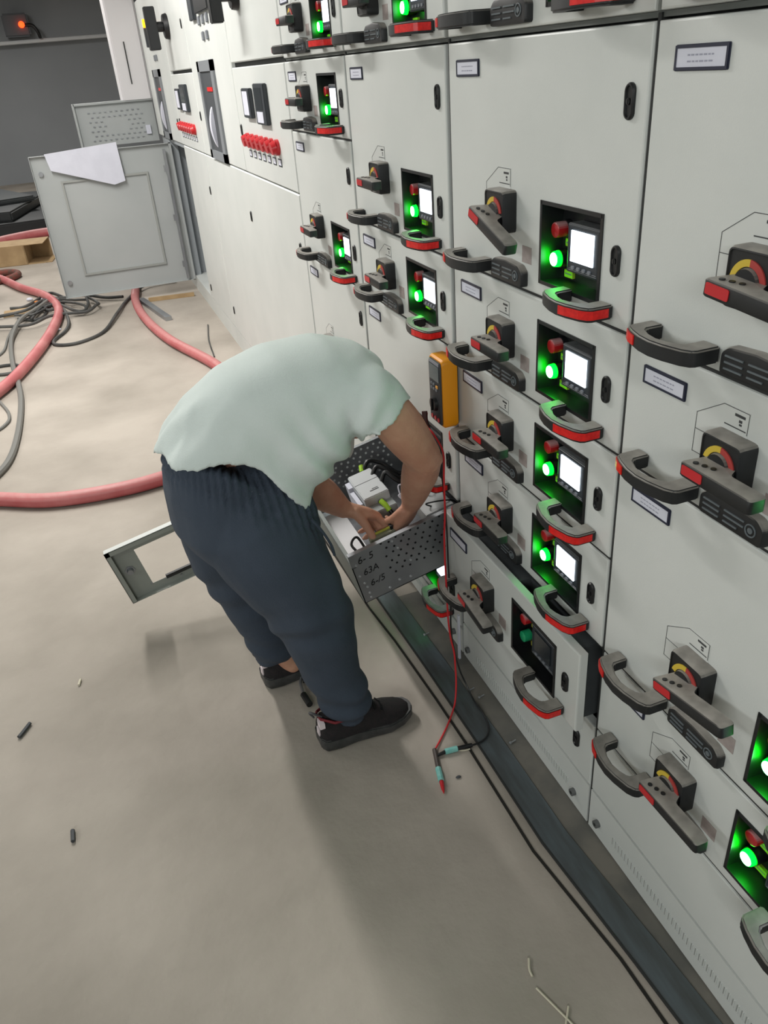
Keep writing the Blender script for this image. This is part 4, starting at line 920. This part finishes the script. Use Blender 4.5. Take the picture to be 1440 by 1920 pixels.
# centre, lateral half width, half depth, axis, lateral direction, far/near bias
SR = [(-.598, 1.725, .822, .196, .184, (.56, 0, .83)), (-.582, 1.725, .850, .196, .184, (.58, 0, .81)), (-.545, 1.725, .895, .192, .178, (.62, 0, .78)),
      (-.488, 1.725, .942, .192, .168, (.72, 0, .68)), (-.422, 1.725, .972, .198, .146, (.88, 0, .47)), (-.355, 1.725, .984, .204, .124, (.99, 0, .12)),
      (-.300, 1.725, .980, .200, .100, (.97, .05, -.22)), (-.255, 1.735, .960, .165, .078, (.9, .1, -.42)), (-.235, 1.745, .948, .10, .062, (.85, .15, -.5))]
g.loft([ring((x, y_, z), LAT, Vector(ax).cross(LAT), a, b, 36, 2.3) for x, y_, z, a, b, ax in SR])
def sleeve(g, a, b, r0, r1, ext=.0):
    limb_pts = [(*a, r0), (*(a.lerp(b, .5)), (r0 + r1) / 2), (*b, r1)]
    P = spline([p[:3] for p in limb_pts], 5); R = [v.x for v in spline([(p[3], 0, 0) for p in limb_pts], 5)]
    g.tube(P, R, 22); g.ball(P[0], R[0], n=14)
sleeve(g, SHR + Vector((-.015, .015, -.01)), SHR.lerp(ELR, .50) + Vector((-.016, .006, -.012)), .080, .084)
sleeve(g, SHL + Vector((-.01, -.02, .0)), SHL.lerp(ELL, .62), .074, .074)
sm = voxel(g, .008, 14, 'shirt')
# hollow out the hem and cuffs: drop the end caps, then give the cloth thickness
bmx = bmesh.new(); bmx.from_mesh(sm)
cutR = SHR.lerp(ELR, .50) + Vector((-.016, .006, -.012)); dR = (ELR - SHR).normalized(); dRv = (dR + Vector((-.22, -.62, .28))).normalized(); pR = Vector((-.262, 1.505, .972))
cutL = SHL.lerp(ELL, .62); dL = (ELL - SHL).normalized()
hem0 = Vector((-.598, 1.725, .822)); hemn = Vector((.56, .19, .80)).normalized()
kill = []
for f in bmx.faces:
    c = f.calc_center_median()
    if (c - hem0).dot(hemn) < .006 and f.normal.dot(hemn) < -.6: kill.append(f)
    elif (c - pR).dot(dRv) > 0 and (c - SHR).dot(dR) > .03 and ((c - SHR) - dR * (c - SHR).dot(dR)).length < .108 and c.x > -.325: kill.append(f)
    elif (c - cutR).dot(dR) > -.004 and (c - cutR).length < .10 and f.normal.dot(dR) > .55: kill.append(f)
    elif (c - cutL).dot(dL) > -.004 and (c - cutL).length < .10 and f.normal.dot(dL) > .55: kill.append(f)
bmesh.ops.delete(bmx, geom=kill, context='FACES')
def smooth_rim(b_, it=10):
    vs = [v for v in b_.verts if v.is_boundary]
    for _ in range(it):
        nw = {}
        for v in vs:
            nb = [e.other_vert(v).co for e in v.link_edges if e.is_boundary]
            if len(nb) == 2: nw[v] = v.co * .5 + (nb[0] + nb[1]) * .25
        for v, c in nw.items(): v.co = c
smooth_rim(bmx); bmx.to_mesh(sm); bmx.free(); sm.update()
def sstep(a, b, x):
    t = max(0, min(1, (x - a) / (b - a))); return t * t * (3 - 2 * t)
for v in sm.vertices:     # near-side tail hangs lower at the front, hem scalloped at the back
    c = v.co; s_ = (c - hem0).dot(hemn)
    w_ = 1 - sstep(0, .10, s_)
    if w_ > 0:
        front = sstep(-.60, -.44, c.x); near = 1 - sstep(1.62, 1.80, c.y)
        v.co += Vector((.0, -.004, -.026)) * w_ * front * near
        back = .85 * (1 - sstep(-.73, -.64, c.x)); mid = math.exp(-((c.x + .60) / .055) ** 2) * (1 - sstep(1.56, 1.72, c.y))
        v.co += hemn * w_ * (-.050 * back + .030 * mid)
        v.co += Vector((-.3, 0, -.5)) * .010 * w_ * math.sin(c.y * 34 + c.x * 20)
def folds(c, n_):
    s_ = (c - hem0).dot(hemn)
    q = Vector((c.x * 5, c.y * 9, c.z * 5)); d = .0045 * noise.noise(q)
    # soft pleats running from the waist up the back, tighter near the hem
    lo = 1 - sstep(.0, .16, s_)
    d += .0065 * lo * math.sin(c.y * 62 + c.x * 30 + 3 * noise.noise(c * 7))
    d += .004 * lo * noise.noise(Vector((c.x * 30, c.y * 42, c.z * 8)))
    fz = c.x * .8 + c.z * .6; d += .0045 * (1 - sstep(.1, .34, s_)) * max(0, noise.noise(Vector((fz * 9, c.y * 26, 1.7)))) ** .8
    # drag lines between the armpit and the front tail
    k = math.exp(-((c.x + .40) ** 2 + (c.z - .86) ** 2) / .016) * (1 - sstep(1.62, 1.74, c.y))
    d += .011 * k * math.sin((c.x * .9 + c.z * .6) * 75 + 2 * noise.noise(c * 9))
    bl = n_.dot(Vector((.6, -.25, -.75))); d += .024 * sstep(.1, .8, bl) * sstep(.02, .10, s_) * (1 - sstep(.30, .42, s_)) * (1 - sstep(-.30, -.24, c.x))
    k = math.exp(-((c - Vector((-.30, 1.50, .98))).length ** 2) / .006)
    d += .006 * k * math.sin((c.x - c.z * .7) * 80 + 2 * noise.noise(c * 12))
    return d
displace(sm, folds)
bmx = bmesh.new(); bmx.from_mesh(sm)
for _ in range(3): bmesh.ops.smooth_vert(bmx, verts=bmx.verts, factor=.4, use_axis_x=True, use_axis_y=True, use_axis_z=True)
bmx.to_mesh(sm); bmx.free()
sm.materials.append(SHIRT)
so = link('shirt', sm, pr); so['label'] = 'loose pale green short-sleeved shirt'
md = so.modifiers.new('cloth', 'SOLIDIFY'); md.thickness = .003; md.offset = -1
# strip of undershirt showing at the back of the waist
g = MB(); g.loft([ring((x_, 1.725, z_), LAT, Vector((.56, 0, .83)).cross(LAT), a, b, 32) for x_, z_, a, b in ((-.63, .76, .160, .150), (-.616, .795, .176, .172), (-.606, .808, .178, .174))], cap=False)
um = g.mesh('undershirt', UNDER, smooth=2.0); link('undershirt', um, pr)
# trousers
g = MB()
TR = [(-.604, 1.725, .818, .184, .172, (.54, .18, .82)), (-.612, 1.725, .792, .186, .170, (.48, .12, .86)), (-.622, 1.725, .750, .188, .160, (.34, 0.05, .93)), (-.618, 1.725, .69, .188, .155, (.1, 0, 1)), (-.60, 1.725, .64, .178, .140, (0, 0, 1)), (-.59, 1.725, .61, .15, .11, (0, 0, 1))]
g.loft([ring((x, y_, z), (0, 1, 0), Vector(ax).cross(Vector((0, 1, 0))), a, b, 36, 2.3) for x, y_, z, a, b, ax in TR])
limb(g, [(-.600, 1.635, .72, .128), (-.560, 1.615, .62, .130), (-.512, 1.600, .505, .112), (-.480, 1.598, .373, .098), (-.460, 1.595, .236, .079), (-.438, 1.588, .155, .072), (-.432, 1.585, .105, .071)], 22)
limb(g, [(-.625, 1.815, .72, .125), (-.650, 1.84, .60, .112), (-.640, 1.86, .46, .092), (-.605, 1.865, .32, .078), (-.583, 1.865, .235, .070), (-.570, 1.870, .145, .070)], 22)
tm = voxel(g, .0055, 12, 'trousers')
bmx = bmesh.new(); bmx.from_mesh(tm)
kill = []
for f in bmx.faces:
    c = f.calc_center_median()
    if f.normal.z < -.55 and (c.y > 1.75 and c.z < .12 or c.y < 1.75 and c.z < .08): kill.append(f)
bmesh.ops.delete(bmx, geom=kill, context='FACES'); smooth_rim(bmx); bmx.to_mesh(tm); bmx.free(); tm.update()
TAX = Vector((.54, .18, .82)).normalized()
for v in tm.vertices:
    c = v.co; s_ = (c - Vector((-.604, 1.725, .818))).dot(TAX); w_ = sstep(-.10, 0, s_)
    if w_ > 0: v.co += TAX * w_ * .046 * (1 - sstep(1.56, 1.72, c.y)) * sstep(-.76, -.66, c.x)
def tf_(c, n_):
    d = .004 * noise.noise(Vector((c.x * 7, c.y * 7, c.z * 4)))
    s_ = (c - Vector((-.604, 1.725, .818))).dot(Vector((.54, .18, .82)).normalized())
    k = sstep(-.095, -.02, s_)
    ang = math.atan2(c.y - 1.725, -(c.x + .607))
    d += k * (.0034 * math.sin(ang * 62 + 3 * noise.noise(c * 8)) + .0012 * math.sin(ang * 101))
    d -= .004 * math.exp(-((s_ + .050) / .005) ** 2) + .0025 * math.exp(-((s_ + .028) / .004) ** 2)
    m_ = 1 - sstep(.10, .30, c.z)     # bunching towards the cuffs
    d += m_ * .006 * math.sin(c.z * 85 + c.x * 20 + 3 * noise.noise(c * 8))
    kn = math.exp(-((c.z - .42) / .09) ** 2)
    d += kn * .005 * math.sin(c.z * 55 + c.y * 30 + 4 * noise.noise(c * 5))
    d += .0045 * noise.noise(Vector((c.x * 16, c.y * 16, c.z * 6)))
    return d
displace(tm, tf_); tm.materials.append(PANTS); to_ = link('trousers', tm, pr); to_['label'] = 'dark navy trousers with gathered elastic waistband'
md = to_.modifiers.new('cloth', 'SOLIDIFY'); md.thickness = .003; md.offset = -1
g = MB(); g.tube(spline([(-.470, 1.543, .735), (-.450, 1.537, .700), (-.432, 1.538, .655), (-.425, 1.545, .62)]), .0035, 6); obj('pocket_edge', g, PANTS, to_, smooth=True)
# shoes
def shoe(heel, yaw, label):
    r = empty('shoe', heel, (0, 0, yaw)); r.parent = pr; r.scale = (.97, 1.16, 1.25); r['label'] = label
    SO = [(-.004, .024), (.01, .034), (.05, .038), (.10, .036), (.15, .041), (.20, .047), (.245, .042), (.275, .028), (.286, .010)]
    mb = MB(); rs = []
    for x, w_ in SO:
        t = .034 if x < .06 else .034 - (x - .06) * .05; lift = max(0, (x - .22)) * .16 + max(0, .012 - x) * .5
        rs.append([(x, w_ * .9, lift), (x, -w_ * .9, lift), (x, -w_ * 1.04, lift + t * .5), (x, -w_, lift + t), (x, w_, lift + t), (x, w_ * 1.04, lift + t * .5)])
    mb.loft(rs); me = mb.mesh('sole', mat('sole_rubber', (74, 74, 74), .5, rgb2=(52, 54, 54), scale=30) if 'sole_rubber' not in MATS else MATS['sole_rubber'], smooth=1.0, bevel=.003); link('sole', me, r)
    mb = MB(); rs = []
    for x, w_, h in ((.0, .022, .078), (.012, .031, .092), (.04, .036, .086), (.075, .037, .080), (.105, .036, .092), (.135, .037, .088), (.17, .040, .070), (.21, .041, .056), (.245, .036, .046), (.268, .024, .038), (.277, .008, .032)):
        n_ = 14; q = []
        for k in range(n_ + 1):
            t = math.pi * k / n_; q.append((x, w_ * math.cos(t) * (1 - .25 * math.sin(t) ** 2 * (h > .06)), .024 + (h - .024) * math.sin(t) ** .75))
        rs.append(q)
    mb.loft(rs); me = mb.mesh('upper', BSHOE, smooth=1.2); u = link('upper', me, r)
    mb = MB(); mb.tube([(.006, .014, .088), (.0, 0, .095), (.006, -.014, .088), (.04, -.0345, .082), (.075, -.034, .080), (.10, -.026, .092), (.112, 0, .098), (.10, .026, .092), (.075, .034, .080), (.04, .0345, .082)], .0035, 8, closed=True); obj('collar', mb, mat('collar_red', (112, 24, 34), .7) if 'collar_red' not in MATS else MATS['collar_red'], u, smooth=True)
    mb = MB(); mb.tube(spline([(.012, -.008, .088), (-.014, -.008, .108), (-.018, .004, .10), (-.006, .008, .08)]), .003, 6); obj('heel_loop', mb, mat('loop_grey', (90, 90, 92), .7) if 'loop_grey' not in MATS else MATS['loop_grey'], u, smooth=True)
    mb = MB()
    for k in range(6): mb.box((-.004 + (.004 if k > 2 else 0), -.012 - .001 * k, .036 + k * .008), (.008, .004 - .001 * k, .0425 + k * .008))
    mb.box((-.003, -.030, .072), (.012, -.010, .086)); obj('reflective_stripe', mb, mat('stripe_white', (226, 214, 218), .5) if 'stripe_white' not in MATS else MATS['stripe_white'], u)
    mb = MB()
    for k in range(4):
        x = .125 + k * .02; z = .094 - k * .0085; mb.tube([(x, -.022, z - .008), (x + .004, 0, z), (x, .022, z - .008)], .0022, 6)
    obj('laces', mb, BLACKC, u, smooth=True)
BSHOE = mat('shoe_knit', (24, 22, 24), .85, rgb2=(34, 28, 30), scale=90, bump=.3, bscale=300)
shoe((-.524, 1.570, 0), .05, 'near shoe, black with white heel stripe')
shoe((-.612, 1.882, 0), .10, 'far shoe, black with white heel stripe')
